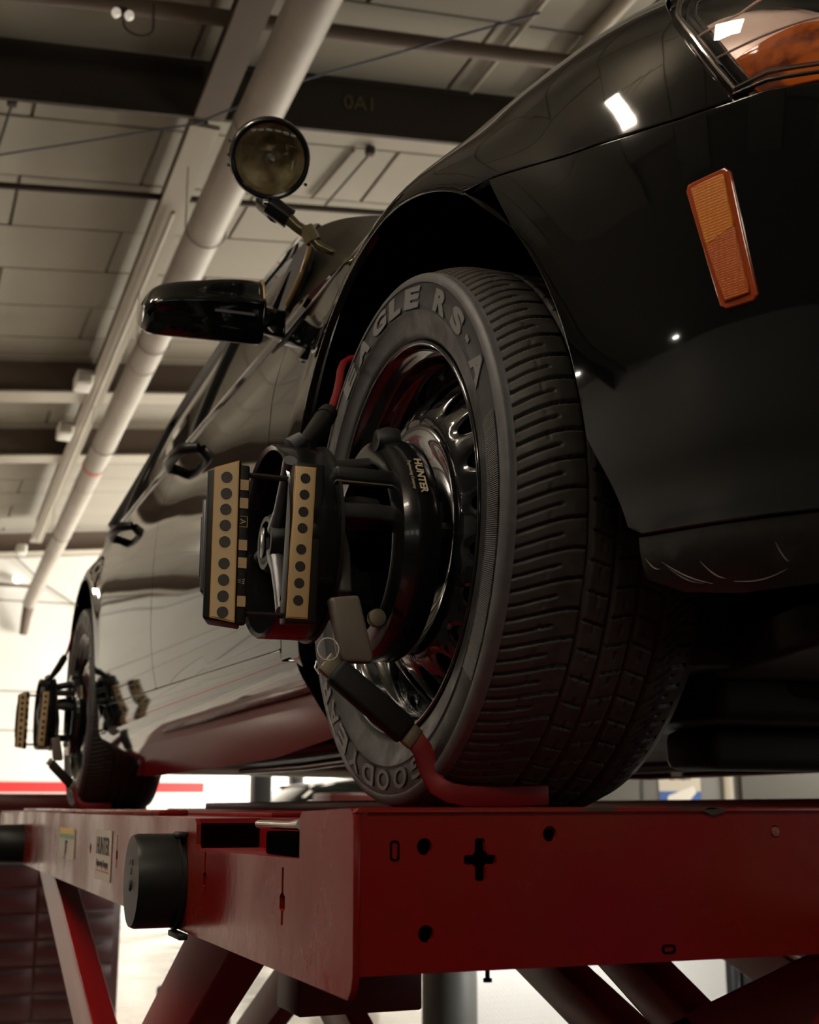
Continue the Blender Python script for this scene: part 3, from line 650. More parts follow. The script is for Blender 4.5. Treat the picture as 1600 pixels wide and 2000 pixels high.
for sx in (1, -1):
    q = lambda x: CX+sx*(x-CX)
    MB().tube([(q(.22), -.02, -.15), (q(.32), -.03, -.19), (q(.48), -.08, -.21)], [.026, .02, .03], 14, flat=(1, 1.5)).build('control_arm', UNDER, car, smooth=60)
    MB().box((q(.27)-.04, -.30, -.19), (q(.27)+.05, -.17, -.05)).build('splash_bracket', UNDER, car, bev=.012)
MB().tube([(.95, 1.0, -.23), (1.0, 2.4, -.23), (.6, 3.2, -.2), (.5, 4.0, -.18)], .035, 14).build('exhaust_pipe', mat('exhaust', (.14, .12, .10), .35, .9), car, smooth=60)
MB().tube([(.26, .62, -.252), (.27, 1.3, -.258), (.30, 2.0, -.252)], .01, 8).build('brake_line', STEEL, car, smooth=60)
MB().tube([(.55, 3.141, -.05), (1.3, 3.141, -.05)], .05, 16).build('rear_axle', UNDER, car, smooth=60)

# spotlight on the windscreen pillar
sp = Vector((-.060, .507, .796)); toC = (Vector((-.599, -1.533, -.348))-sp).normalized(); ax = (toC+Vector((.08, 0, -.05))).normalized()
qr = Vector((0, -1, 0)).rotation_difference(ax).to_matrix()
def sbuild(mb, name, m, parent, smooth=45):
    v = [qr @ Vector(p)+sp for p in mb.v]; return link2(name, v, mb.f, m, parent, smooth)
def link2(name, v, fc, m, parent, smooth):
    o = link(name, mesh(name, v, fc), m, parent); return auto(o, smooth)
so = sbuild(MB().lathe([(-.012, .062), (-.016, .066), (-.014, .0705), (-.004, .0735), (.006, .0735), (.010, .071), (.04, .066), (.07, .05), (.09, .028), (.096, .0)], axis='y', n=48), 'spotlight', CLB, car)
sbuild(MB().lathe([(-.0165, .0655), (-.0185, .068), (-.016, .0715), (-.012, .0725), (-.011, .070)], axis='y', n=48, closed=True), 'spotlight_bezel', CLB, so)
sbuild(MB().lathe([(-.010, .063), (.004, .060), (.022, .050), (.038, .034), (.047, .018), (.050, .0)], axis='y', n=48), 'spotlight_reflector', SPOTR, so, 80)
sbuild(MB().lathe([(-.012, .0655), (-.019, .05), (-.0225, .03), (-.0235, .0)], axis='y', n=48), 'spotlight_lens', CLEAR, so, 80)
sbuild(MB().lathe([(.0, .010), (-.004, .009), (-.006, .0)], axis='y', n=20).lathe([(.0, .010), (.045, .010)], axis='y', n=20), 'spotlight_bulb', STEEL, so)
for p in ((.068, -.02, -.035), (-.074, .0, .02), (-.074, .0, -.004), (-.072, 0, -.022)):
    sbuild(MB().lathe([(-.004, 0), (-.004, .003), (.004, .003), (.004, 0)], c=p, axis='y', n=10), 'bezel_screw', CHROME, so)
zn = mat('chromed_arm', (.42, .36, .22), .2, 1)
MB().tube([sp+qr @ Vector((0, .05, -.045)), sp+qr @ Vector((.005, .045, -.085)), (-.040, .520, .70)], [.016, .018, .02], 14).tube([(-.055, .52, .712), (-.018, .515, .688)], .019, 14).build('spotlight_yoke', CLB, so, smooth=50)
MB().tube([(-.030, .516, .695), (-.004, .516, .676), (.016, .513, .664)], [.013, .011, .012], 14).build('spotlight_arm', zn, so, smooth=50)
MB().tube([(.012, .51, .674), (.026, .508, .648)], .0155, 6).build('spotlight_nut', zn, so, smooth=30)
MB().tube([(.022, .508, .656), (.034, .505, .640), (.052, .50, .632), (.07, .50, .628)], [.009, .009, .007, .005], 12).build('spotlight_shaft', zn, so, smooth=50)
MB().lathe([(0, 0), (0, .006), (.008, .006), (.008, 0)], c=(-.066, .52, .716), axis='x', n=12).build('yoke_bolt', CHROME, so, smooth=30)

# ------------------------------------------------------------------ WHEELS (local: x=0 outer face, axis x)
TW = .235
GRV = [(.345, .026), (.49, .026), (.635, .026), (.775, .026)]
def tread_depth(wv, th):
    d = np.zeros_like(wv)
    for g0, gw in GRV: d = np.maximum(d, .0075*(1-sstep(gw*.36, gw*.62, np.abs(wv-g0))))
    circ = th*.358
    def slots(phase, pitch, width, w0, w1, depth):
        s_ = (circ+phase)/pitch; fr_ = np.abs(s_-np.round(s_))*pitch
        a = (1-sstep(width*.35, width*.65, fr_))*(wv > w0)*(wv < w1); return a*depth
    P = 2*PI*.358
    # outer shoulder: long and short cross slots, gently curved
    c1 = -.024*np.sin((wv-.0)*4.6)
    d = np.maximum(d, slots(c1, P/68, .0034, -.01, .335, .0050)); d = np.maximum(d, slots(c1+P/136, P/68, .0030, -.01, .21, .0045))
    d = np.maximum(d, slots(.06*wv, P/68, .0026, .36, .47, .0045)); d = np.maximum(d, slots(-.05*wv+.01, P/68, .0026, .505, .62, .0045))
    d = np.maximum(d, slots(.07*wv, P/68, .0026, .65, .76, .0045))
    c5 = -.10*(wv-.79)+.014*np.abs(np.mod((wv-.79)*9, 2)-1)
    d = np.maximum(d, slots(c5, P/84, .0034, .79, 1.01, .0050)); d = np.maximum(d, slots(c5+P/168, P/84, .0026, .82, .93, .004))
    # little longitudinal sipes
    for w0 in (.15, .415, .56, .70, .86):
        on = (np.mod(circ/(P/74)+w0*7, 1) > .35)*(np.mod(circ/(P/74)+w0*7, 1) < .75); d = np.maximum(d, .0028*(1-sstep(.003, .006, np.abs(wv-w0)))*on)
    return d
def tyre_meshes():
    n_ = 1260; ws = np.linspace(0, 1, 104); th = np.linspace(0, 2*PI, n_, endpoint=False)
    W_, T_ = np.meshgrid(ws, th); R_ = .3625-.0145*np.clip(1-W_/.24, 0, 1)**2.3-.0115*np.clip(1-(1-W_)/.2, 0, 1)**2.3-.0012*np.abs(2*W_-1)**2-tread_depth(W_, T_)
    X_ = -.003+W_*(TW+.003)
    V = np.stack([X_, -R_*np.cos(T_), R_*np.sin(T_)], -1).reshape(-1, 3); m_ = len(ws)
    idx = np.arange(n_*m_).reshape(n_, m_); nx = np.roll(idx, -1, 0)
    Fq = np.stack([idx[:, :-1], idx[:, 1:], nx[:, 1:], nx[:, :-1]], -1).reshape(-1, 4)
    me = bpy.data.meshes.new('tread'); me.vertices.add(len(V)); me.vertices.foreach_set('co', V.ravel().astype(np.float32))
    me.loops.add(Fq.size); me.loops.foreach_set('vertex_index', Fq.ravel().astype(np.int32)); me.polygons.add(len(Fq))
    me.polygons.foreach_set('loop_start', np.arange(0, Fq.size, 4, dtype=np.int32)); me.polygons.foreach_set('loop_total', np.full(len(Fq), 4, np.int32))
    me.update(calc_edges=True); me.validate(); me.materials.append(RUBT)
    return me
treadme = tyre_meshes()
outp = [(.014, .250), (-.002, .2600), (-.0075, .2655), (-.0095, .272), (-.0105, .279), (-.0135, .289), (-.0165, .2975), (-.0172, .2985), (-.0160, .2995), (-.0168, .305), (-.0172, .315), (-.0168, .326), (-.0155, .3335)]
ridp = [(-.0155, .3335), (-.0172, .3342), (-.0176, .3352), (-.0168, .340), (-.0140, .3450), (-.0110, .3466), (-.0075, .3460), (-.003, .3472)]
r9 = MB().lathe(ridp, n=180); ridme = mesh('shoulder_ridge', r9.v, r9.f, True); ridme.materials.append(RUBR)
inp = [(TW, .350), (TW+.012, .345), (TW+.020, .32), (TW+.018, .29), (TW, .262), (TW-.02, .245)]
sidem = MB().lathe(outp, n=180); sideme = mesh('sidewall', sidem.v, sidem.f, True)
sideme.materials.append(RUBS); i2 = MB().lathe(inp, n=120); inme = mesh('inner_sidewall', i2.v, i2.f, True); inme.materials.append(RUBS)
# raised letters bent round the sidewall; angle measured clockwise as seen from outside, 0 = towards the front (-y)
def arc_text(s, size, rc, a_mid, extent, depth=.0012, x0=-.0180, bold=.0):
    me = text_mesh('lettering', s, size, depth, bold)
    xs = [v.co.x for v in me.vertices]; w_ = max(xs)-min(xs); mid = (max(xs)+min(xs))/2; ys = [v.co.y for v in me.vertices]; ym = (max(ys)+min(ys))/2
    hgt = max(ys)-min(ys); k = (size)/hgt
    for v in me.vertices:
        t = (v.co.x-mid)/w_*extent; rr = rc+(v.co.y-ym)*k; a = a_mid+t       # a grows clockwise seen from -x
        # seen from -x (looking +x): up = +z, right = -y.  clockwise angle a from the top:
        zz = rr*math.cos(a); yy = -rr*math.sin(a)
        v.co = (x0-v.co.z, yy, zz)
    me.materials.clear(); me.materials.append(RUBL); return me
letters = []
for ch, a in zip('EAGLE', np.radians([-32, -20, -7.5, 3.5, 15])): letters.append(arc_text(ch, .028, .3155, a, math.radians(9.6 if ch != 'L' else 8), bold=.0016))
for ch, a, e in (('R', 34, 8), ('S', 46, 7.5), ('-', 54, 2.2), ('A', 63, 8.5)): letters.append(arc_text(ch, .028 if ch != '-' else .006, .3155, math.radians(a), math.radians(e), bold=.0016))
for ch, a in zip('GOODYEAR', (162, 173, 184, 194.5, 205, 216, 225.5, 236)): letters.append(arc_text(ch, .026, .3155, math.radians(a), math.radians(8.0), bold=.0006))
# fine radial ribs on the side of the tyre (front lower quarter)
rb = MB()
for a in np.radians(np.arange(76, 130, .42)):
    p = lambda rr, da: (-.0182, -rr*math.sin(a+da), rr*math.cos(a+da))
    rb.add([p(.303, 0), p(.303, .0035), p(.331, .0035), p(.331, 0), (-.0168, *p(.303, .0017)[1:]), (-.0168, *p(.331, .0017)[1:])], [(0, 1, 2, 3), (0, 3, 5, 4), (1, 4, 5, 2)])
ribme = mesh('fine_ribs', rb.v, rb.f); ribme.materials.append(RUBL)
# rim
hx_ = crs([.03, .06, .085, .105, .120, .135, .148, .160, .172, .186, .200, .214, .226, .236], [.036, .036, .036, .032, .024, .015, .011, .012, .018, .029, .042, .056, .068, .076])
def hx(r_): return float(hx_(r_))
def rim_meshes():
    lip = MB().lathe([(.012, .252), (-.001, .2585), (-.006, .2600), (-.0085, .2585), (-.0085, .2555), (-.005, .2535), (.004, .2515), (.010, .2465), (.013, .2405), (.020, .2385), (.030, .2365), (.036, .2335), (.040, .2300), (.070, .2265), (.15, .2255), (.22, .235), (.235, .25)], n=120)
    me1 = mesh('rim_barrel', lip.v, lip.f, True); me1.materials.append(RIMB)
    NH = 20; dt_ = 2*PI/NH; r0, r1 = .030, .2285; HA, HR, HC = .080, .0225, .1955
    def PT(a, q):
        hd = math.hypot(a/HA, (q-HC)/HR); t = max(0, 1.45-hd)/.45; sink = .0035*t*t
        return np.array((hx(q)+sink, -q*math.cos(a), q*math.sin(a)))
    def NT(a, q):
        e = 5e-4; d1 = PT(a+e, q)-PT(a-e, q); d2 = PT(a, q+e)-PT(a, q-e); n_ = np.cross(d1, d2); n_ /= np.linalg.norm(n_); return n_ if n_[0] < 0 else -n_
    hole = [(HA*math.cos(t), HC+HR*math.sin(t)) for t in np.linspace(0, 2*PI, 36, endpoint=False)]
    na, nr = 10, 60
    outer = [(-dt_/2+dt_*k/na, r0) for k in range(na)]+[(dt_/2, r0+(r1-r0)*k/nr) for k in range(nr)]+[(dt_/2-dt_*k/na, r1) for k in range(na)]+[(-dt_/2, r1-(r1-r0)*k/nr) for k in range(nr)]
    grid = [(a, q) for a in np.linspace(-dt_/2, dt_/2, na+1)[1:-1] for q in np.linspace(r0, r1, nr+1)[1:-1] if math.hypot(a/HA, (q-HC)/HR) > 1.42]
    rings = [(HA*k*math.cos(t), HC+HR*k*math.sin(t)) for k in (1.08, 1.16, 1.26, 1.36) for t in np.linspace(0, 2*PI, 36, endpoint=False) if abs(HA*k*math.cos(t)) < dt_/2-.004]
    pts = [Vector(p) for p in outer+hole+rings+grid]; no, nh = len(outer), len(hole)
    ed = [(i, (i+1) % no) for i in range(no)]+[(no+i, no+(i+1) % nh) for i in range(nh)]
    v2, _, fs_, *_ = delaunay_2d_cdt(pts, ed, [], 1, 1e-7); v2 = [tuple(p) for p in v2]
    tri = []
    for t in fs_:
        c0_ = sum(v2[i][0] for i in t)/3; c1_ = sum(v2[i][1] for i in t)/3
        if math.hypot(c0_/HA, (c1_-HC)/HR) > 1: tri.append(tuple(t))
    P0 = np.array([PT(*p) for p in v2]); N0 = np.array([NT(*p) for p in v2]); V = []; NN = []; F = []
    rimI = list(range(no, no+nh))
    for k in range(NH):
        A_ = k*dt_+.052; ca, sa = math.cos(A_), math.sin(A_); n0 = len(V)
        rot = lambda p: (p[0], p[1]*ca+p[2]*sa, -p[1]*sa+p[2]*ca)
        V += [rot(p) for p in P0]; NN += [rot(p) for p in N0]
        for t in tri:
            q = [np.array(V[n0+i]) for i in t]; nn = np.cross(q[1]-q[0], q[2]-q[0]); F.append(tuple(i+n0 for i in (t if nn @ np.array(NN[n0+t[0]]) > 0 else t[::-1])))
        n1 = len(V)
        for kk in range(nh):
            p = P0[no+kk]; t = 2*PI*kk/nh; inw = np.array((0, math.sin(0), 0)); cen = PT(0, HC); d_ = p-cen; d_[0] = 0; d_ /= np.linalg.norm(d_)
            for dx in (0, .008): V.append(rot(p+np.array((dx, 0, 0)))); NN.append(rot(-d_))
        for kk in range(nh):
            a_, b2 = n1+2*kk, n1+2*((kk+1) % nh); F.append((a_, b2, b2+1, a_+1))
    me2 = bpy.data.meshes.new('wheel_disc'); me2.from_pydata([tuple(map(float, p)) for p in V], [], F); me2.update()
    me2.polygons.foreach_set('use_smooth', [True]*len(me2.polygons)); me2.normals_split_custom_set_from_vertices([tuple(map(float, n)) for n in NN]); me2.materials.append(RIMB)
    return me1, me2
lipme, discme = rim_meshes()
brk = MB().lathe([(.115, .0), (.115, .17), (.14, .17), (.14, .0)], n=48); brkme = mesh('brake_disc', brk.v, brk.f); brkme.materials.append(mat('cast_iron', (.05, .048, .045), .5, .6))
wgt = MB().ribbon([(.004, -.2455*math.cos(a), -.2455*math.sin(a)) for a in np.radians(np.arange(10, 30, 2.0))], .012, .004, up=(1, 0, 0)); wgtme = mesh('wheel_weight', wgt.v, wgt.f); wgtme.materials.append(GREYM)
nutb = MB().lathe([(.0, .0), (.0, .007), (.004, .0105), (.03, .0105)], n=6); nutme = mesh('lug_nut', nutb.v, nutb.f); nutme.materials.append(CLM)
def wheel(xc, yc, flip, full):
    root = bpy.data.objects.new('wheel', None); C.objects.link(root); root.parent = car; root.empty_display_size = .1
    place(root, (xc, yc, 0))
    if flip: root.rotation_euler.z = PI
    else: root.rotation_euler.z = 0
    def sub(name, me, loc=(0, 0, 0), lab=None):
        o = bpy.data.objects.new(name, me); C.objects.link(o); o.parent = root; o.location = loc
        if lab: o['label'] = lab
        return o
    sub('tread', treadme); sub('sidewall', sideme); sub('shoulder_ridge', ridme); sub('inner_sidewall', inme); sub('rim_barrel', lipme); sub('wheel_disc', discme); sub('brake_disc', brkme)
    if full:
        for me in letters: sub('raised_letter', me)
        sub('fine_ribs', ribme); sub('wheel_weight', wgtme, lab='small grey balance weight clipped to the rim')
        for k in range(5): sub('lug_nut', nutme, (.028, -.0573*math.cos(2*PI*k/5), .0573*math.sin(2*PI*k/5)))
    return root
wheel(0, 0, False, True); wheel(0, WB, False, True); wheel(2*CX, 0, True, False); wheel(2*CX, WB, True, False)

# ------------------------------------------------------------------ WHEEL CLAMPS WITH ALIGNMENT TARGETS
GRIPM = mat('grip_rubber', (.004, .0038, .0034), .6, spec=.3)
COVM = mat('cover_plastic', (.010, .0098, .009), .42, spec=.3)
def clamp(Y, lab, grp):
    T = thing('alignment_target', (-.15, Y, -.02), lab, 'wheel clamp', grp); zc_ = -.02
    o = lambda x, y, z: (x, y+Y, z)
    # ring on the wheel
    hub = MB().lathe([(-.004, .142), (-.012, .1465), (-.040, .1465), (-.052, .141), (-.057, .130), (-.057, .112), (-.050, .104), (-.020, .100), (-.004, .104)], c=(0, Y, zc_), n=72, closed=True).build('clamp_ring', CLB, T, smooth=35)
    MB().lathe([(-.010, .100), (-.014, .085), (.004, .075), (.010, .0)], c=(0, Y, zc_), n=40).build('ring_cup', HOLE, T, smooth=50)
    MB().lathe([(-.0, .030), (-.055, .030), (-.060, .025), (-.060, .0)], c=(0, Y, zc_), n=28).build('centre_boss', HOLE, T, smooth=40)
    # name on the rim of the ring, reading downwards
    d0 = Vector((-.38, -.86, .33)).normalized(); up_ = Vector((1, 0, 0)); tdir = Vector((0, -.36, -.93)).normalized()
    tg = Vector((-.033, Y-.1475*math.cos(math.radians(28)), zc_+.1475*math.sin(math.radians(28)))); nrm = Vector((0, -math.cos(math.radians(28)), math.sin(math.radians(28)))); tdir = Vector((0, -math.sin(math.radians(28)), -math.cos(math.radians(28))))
    text_on('clamp_lettering', 'HUNTER', .0135, .0006, PRINT, T, tg+nrm*.0016+Vector((.006, 0, 0)), tdir, (1, 0, 0), bold=.0004, sx=1.05)
    text_on('clamp_lettering', 'Engineering Company', .0058, .0005, PRINT, T, tg+nrm*.0014+Vector((-.0055, 0, 0)), tdir, (1, 0, 0), sx=.92)
    # bars from the ring out to the drum
    ar = MB().box(o(-.130, -.112, .040), o(-.030, -.088, .058)); ar.build('upper_bar', CLM, T, bev=.004)
    MB().box(o(-.130, -.113, .0375), o(-.046, -.100, .0395)).build('bar_reflection', BRASS, T)  # brown reflection under the bar, drawn as a thin strip
    MB().ribbon([o(-.130, -.105, .002), o(-.075, -.105, .003), o(-.045, -.108, .000), o(-.036, -.110, -.016), o(-.036, -.110, -.07)], .022, .020, up=(0, -1, 0)).build('lower_bar', CLM, T, bev=.004)
    MB().tube([o(-.115, -.02, .075), o(-.035, -.02, .09)], .012, 12).build('guide_rod', CLM, T, smooth=40); MB().tube([o(-.115, .03, -.10), o(-.035, .03, -.10)], .012, 12).build('guide_rod', CLM, T, smooth=40)
    MB().lathe([(-.112, .0), (-.112, .018), (-.085, .022), (-.06, .020), (-.06, 0)], c=o(0, -.06, .012), n=20).build('wing_knob', CLM, T, smooth=40)
    MB().lathe([(-.03, .0), (-.055, .0), (-.058, .014), (-.045, .019), (-.03, .018)], c=o(0, -.055, .112), n=20).build('ring_knob', CLM, T, smooth=50)
    MB().ribbon([o(-.118, -.075, .0), o(-.112, -.085, -.05), o(-.115, -.10, -.10)], .016, .02, up=(0, -1, 0)).build('lever_stem', SOCKET, T, bev=.003)
    # drum
    MB().lathe([(-.190, .1215), (-.187, .1235), (-.128, .1235), (-.124, .1215), (-.124, .116), (-.187, .1165)], c=(0, Y, zc_), n=72, closed=True).build('target_drum', CLB, T, smooth=30)
    MB().lathe([(-.120, .117), (-.1205, .0)], c=(0, Y, zc_), n=72).build('drum_back', HOLE, T)
    MB().lathe([(-.127, .127), (-.123, .127), (-.123, .118), (-.127, .118)], c=(0, Y, zc_), n=72, closed=True).build('drum_band', CLM, T, smooth=30)
    MB().tube([o(-.165, -.03, .099), o(-.150, -.03, .112)], [.012, .009], 16).build('drum_screw', GREYM, T, smooth=60)
    # Y spokes and badge in the mouth of the drum
    sk = MB(); hubp = Vector((-.172, .010, -.020))
    for p1 in ((-.186, -.104, .060), (-.186, -.086, -.122), (-.165, .105, -.02)):
        p1 = Vector(p1); pts = [hubp+(p1-hubp)*t for t in (0.16, .4, .7, 1)]
        sk.tube([Vector(o(*p)) for p in pts], [.0125, .0088, .0082, .0090], 10, flat=(1, 1))
    sk.build('spoke', GREYM, T, smooth=50)
    MB().lathe([(-.160, .038), (-.178, .038), (-.185, .034), (-.185, .028), (-.176, .025), (-.172, .0)], c=o(0, .010, -.020), n=32).build('badge', CLM, T, smooth=40)
    pr = [o(-.1855, .010+a, -.020+b_) for a, b_ in rrect(0, 0, .020, .040, .009)]; MB().prism(pr, (-.003, 0, 0)).build('badge_slot', CLB, T, bev=.001)
    # front strip plate
    tl = lambda x, z: x+(z+.134)/.18*.0075
    MB().prism([o(-.1935, -.122, -.140), o(-.155, -.122, -.140), o(-.147, -.122, .054), o(-.1855, -.122, .054)], (0, .027, 0)).build('strip_holder', CLM, T, bev=.003)
    st = MB().prism([o(-.1915, -.1245, -.134), o(-.1680, -.1245, -.134), o(-.1600, -.1245, .0475), o(-.1840, -.1245, .0475)], (0, .003, 0)).build('reflector_strip', REFL, T, bev=.0008)
    MB().prism([o(-.1925, -.1235, -.135), o(-.1670, -.1235, -.135), o(-.1590, -.1235, .0485), o(-.1850, -.1235, .0485)], (0, .003, 0)).build('strip_border', REFG, st)
    for z in (.0335, .0135, -.0075, -.0275, -.0530, -.0735, -.0935, -.1140):
        MB().lathe([(-.1252, .0), (-.1252, .0062), (-.1243, .0062)], c=o(tl(-.1798, z), 0, z), axis='y', n=24).build('dot', DOT, st)
    # outer wing
    ang = .32; pv = Vector(o(-.255, -.125, 0)); Rw = Matrix.Rotation(-ang, 3, 'Z')
    W_ = lambda mb, name, m, par, bev=0: mb.build(name, m, par, bev=bev, rot=Rw, pivot=pv)
    W_(MB().prism([o(-.291, -.122, .037), o(-.2525, -.122, .050), o(-.2525, -.122, -.145), o(-.291, -.122, -.139)], (0, .05, 0)), 'wing_body', CLM, T, .003)
    s2 = W_(MB().prism([o(-.2815, -.1245, .038), o(-.2555, -.1245, .046), o(-.2555, -.1245, -.142), o(-.2815, -.1245, -.136)], (0, .002, 0)), 'reflector_strip', REFL, T)
    W_(MB().prism([o(-.2828, -.1235, .0392), o(-.2542, -.1235, .0477), o(-.2542, -.1235, -.1437), o(-.2828, -.1235, -.1375)], (0, .002, 0)), 'strip_border', REFG, s2)
    for z in (.0270, .0075, -.0115, -.0305, -.0500, -.0755, -.0945, -.1135, -.1320):
        W_(MB().lathe([(-.1253, .0), (-.1253, .0066), (-.1244, .0066)], c=o(-.2680, 0, z), axis='y', n=24), 'dot', DOT, s2)
    MB().box(o(-.255, -.118, -.145), o(-.2385, -.108, .045)).build('inner_board', CLM, T, bev=.003)
    for z in (.020, -.002, -.052, -.073, -.118): MB().box(o(-.2525, -.1195, z-.0062), o(-.2405, -.1175, z+.0062)).build('square_mark', REFL, T)
    fr_ = MB()
    for a, b_ in (((-.2525, -.0305), (-.2405, -.0300)), ((-.2525, -.0180), (-.2405, -.0175)), ((-.2525, -.0305), (-.2519, -.0175)), ((-.2411, -.0305), (-.2405, -.0175))): fr_.box(o(a[0], -.1192, a[1]), o(b_[0], -.1178, b_[1]))
    fr_.build('letter_frame', REFL, T); text_on('letter_mark', 'A', .0095, .0006, REFL, T, o(-.2465, -.1187, -.0240), (0, 0, -1), (1, 0, 0))
    text_on('small_print', 'TM\n3T', .0048, .0005, PRINT, T, o(-.2465, -.1187, -.0945), (0, 0, -1), (1, 0, 0))
    
    for z in (.036, -.130): MB().tube([o(-.240, -.105, z), o(-.175, -.105, z)], .0035, 8).build('wing_bracket', CLM, T)
    W_(MB().box(o(-.2965, -.110, -.106), o(-.291, -.085, .004)), 'side_label', GREYM, T, .002)
    W_(MB().box(o(-.2985, -.106, -.088), o(-.296, -.089, -.016)), 'side_window', mat('label_grey', (.07, .07, .075), .3), T, .001)
    # upper arm and hook
    MB().tube([o(-.145, -.020, .105), o(-.105, .050, .150), o(-.080, .092, .183)], [.010, .0145, .0145], 16).build('upper_arm', CLM, T, smooth=40)
    MB().ribbon([o(-.080, .090, .182), o(-.066, .103, .205), o(-.055, .118, .230), o(-.046, .134, .255), o(-.038, .152, .278), o(-.028, .168, .296), o(-.012, .182, .310), o(.02, .190, .320)], .011, .006, up=(-.5, -1, .6)).build('upper_hook', REDC, T, bev=.002)
    MB().tube([o(-.085, .085, .178), o(-.072, .103, .194)], [.0155, .0135], 16).build('arm_collar', CLM, T, smooth=40)
    # lower arm: zinc joint, matt black grip, zinc joint, red hook under the tyre
    A = Vector(o(-.135, -.128, -.193)); B_ = Vector(o(-.048, -.138, -.264)); dd = (B_-A)
    MB().ribbon([A-dd*.14, A+dd*.06], .026, .010, up=(0, -1, 0)).build('arm_joint', BRASS, T, bev=.002)
    MB().ribbon([A, B_], .033, .020, up=(0, -1, .1)).build('lower_grip', GRIPM, T, bev=.005)
    MB().ribbon([B_-dd*.03, B_+dd*.13], .027, .009, up=(0, -1, 0)).build('arm_joint', BRASS, T, bev=.002)
    MB().ribbon([B_+dd*.10, o(-.030, -.142, -.284), o(-.021, -.143, -.310), o(-.014, -.149, -.325), o(-.002, -.155, -.3325), o(.018, -.160, -.3365), o(.066, -.165, -.3370), o(.120, -.167, -.3350)], .024, .005, up=(-.15, -1, -.1)).build('lower_hook', REDC, T, bev=.0018)
    # grey release lever
    LV = [o(-.141, -.128, -.108), o(-.104, -.128, -.103), o(-.086, -.128, -.172), o(-.086, -.128, -.184), o(-.122, -.128, -.184), o(-.128, -.128, -.176)]
    MB().prism(LV, (0, .018, 0)).build('release_lever', LEVER, T, bev=.005, seg=3)
    MB().ribbon([o(-.140, -.135, -.165+.013*math.cos(a)) if 0 else (-.144+.013*math.sin(a), Y-.132, -.170+.013*math.cos(a)) for a in np.linspace(0, 2*PI, 25)], .0012, .0012, up=(0, -1, 0)).build('key_ring', STEEL, T)
    MB().ribbon([(-.157+.0, Y-.130, -.184), (-.159, Y-.130, -.192), (-.154, Y-.130, -.199)], .0015, .0015, up=(0, -1, 0)).build('ring_clip', STEEL, T)
    MB().lathe([(-.005, 0), (-.005, .011), (.005, .011), (.005, 0)], c=o(-.078, -.115, -.128), axis='y', n=18).build('locking_cam', BRASS, T, bev=.001)
    return T
clamp(0, 'black wheel clamp with dotted tan target strips on the large front wheel', 'wheel clamps')
rearT = clamp(WB, 'distant wheel clamp with dotted target strips on the rear wheel at far left', 'wheel clamps')

rearT.location = (0, 0, -.01); rearT.scale = (.80, 1, 1)
for ch in rearT.children: ch.location = (0, 0, 0)

# ------------------------------------------------------------------ VEHICLE LIFT
lift = thing('vehicle_lift', (.5, 1.5, -OZ), 'glossy red scissor lift carrying the black car on two long runways', 'lift')
LX, LY0, LY1 = -.239, -.5, 3.32; ZT, ZB = -.362, -.507
def circ2(cx, cy, r_, n=20): return [(cx+r_*math.cos(2*PI*i/n), cy+r_*math.sin(2*PI*i/n)) for i in range(n)]
side_out = [(LY0+.012, ZB+.004), (LY0+.004, ZB+.012), (LY0, -.483), (LY0, -.362), (LY0+.003, -.353), (LY0+.010, -.3495), (-.352, -.3525), (-.3455, -.357), (-.3455, -.396), (.095, -.4005), (.104, -.394), (.104, -.370), (.112, -.3625), (.70, ZT), (2.55, ZT), (2.57, -.368), (3.30, -.368), (LY1, -.39), (3.25, -.50), (3.1, ZB)]
key = lambda y, z: [(y-.0035, z+.030), (y-.0035, z+.006), (y-.0095, z+.003), (y-.0095, z-.009), (y-.0035, z-.011), (y-.0035, z-.024), (y+.0035, z-.024), (y+.0035, z-.011), (y+.0095, z-.009), (y+.0095, z+.003), (y+.0035, z+.006), (y+.0035, z+.030)]
holes = [key(-.291, -.436), key(.048, -.432), key(.715, -.425), circ2(1.03, -.425, .010)]
v_, f_ = solid_plate(side_out, holes, lambda y, z: (LX, y, z), (-1, 0, 0), .006)
sidep = MB().add(v_, f_).build('side_plate', RED, lift); auto(sidep, 30)
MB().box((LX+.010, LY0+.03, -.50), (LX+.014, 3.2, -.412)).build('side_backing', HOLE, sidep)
# near runway body
MB().prism([(LX+.004, LY0+.02, -.3685), (.36, LY0+.02, -.3685), (.36, LY1, -.3685), (LX+.004, LY1, -.3685), (LX+.004, .108, -.3685), (-.150, .108, -.3685), (-.150, -.35, -.3685), (LX+.004, -.35, -.3685)], (0, 0, .006)).build('runway_deck', RED2, lift)
MB().box((-.155, -.352, -.40), (-.150, .110, -.3625)).box((LX+.006, -.345, -.404), (-.155, .104, -.399)).build('pocket', RED2, lift)
MB().box((.355, LY0+.01, -.50), (.361, LY1, -.352)).build('inner_side_plate', RED, lift)
MB().box((-.10, .25, -.3625), (.30, 3.2, -.3565)).build('slip_plate', RED2, lift, bev=.001)
MB().box((.335, .5, -.3625), (.36, 2.6, -.335)).build('inner_curb', RED2, lift, bev=.004)
MB().box((LX+.05, .62, -.3625), (LX+.10, 3.0, -.353)).build('deck_rail', RED, lift, bev=.003)
MB().box((LX+.01, 1.0, -.500), (.35, 1.06, -.37)).build('cross_member', REDD, lift, bev=.004)
MB().box((-.01, .40, -.655), (.19, .52, -.50)).build('cross_member', REDD, lift, bev=.004)
# steel pin in the pocket
MB().tube([(-.205, -.07, -.3675), (-.205, -.20, -.3675), (-.205, -.24, -.366)], [.0045, .0045, .006], 12).build('locking_pin', STEEL, lift, smooth=50)
MB().box((-.21, -.235, -.399), (-.185, -.12, -.374)).build('pin_block', HOLE, lift, bev=.003)
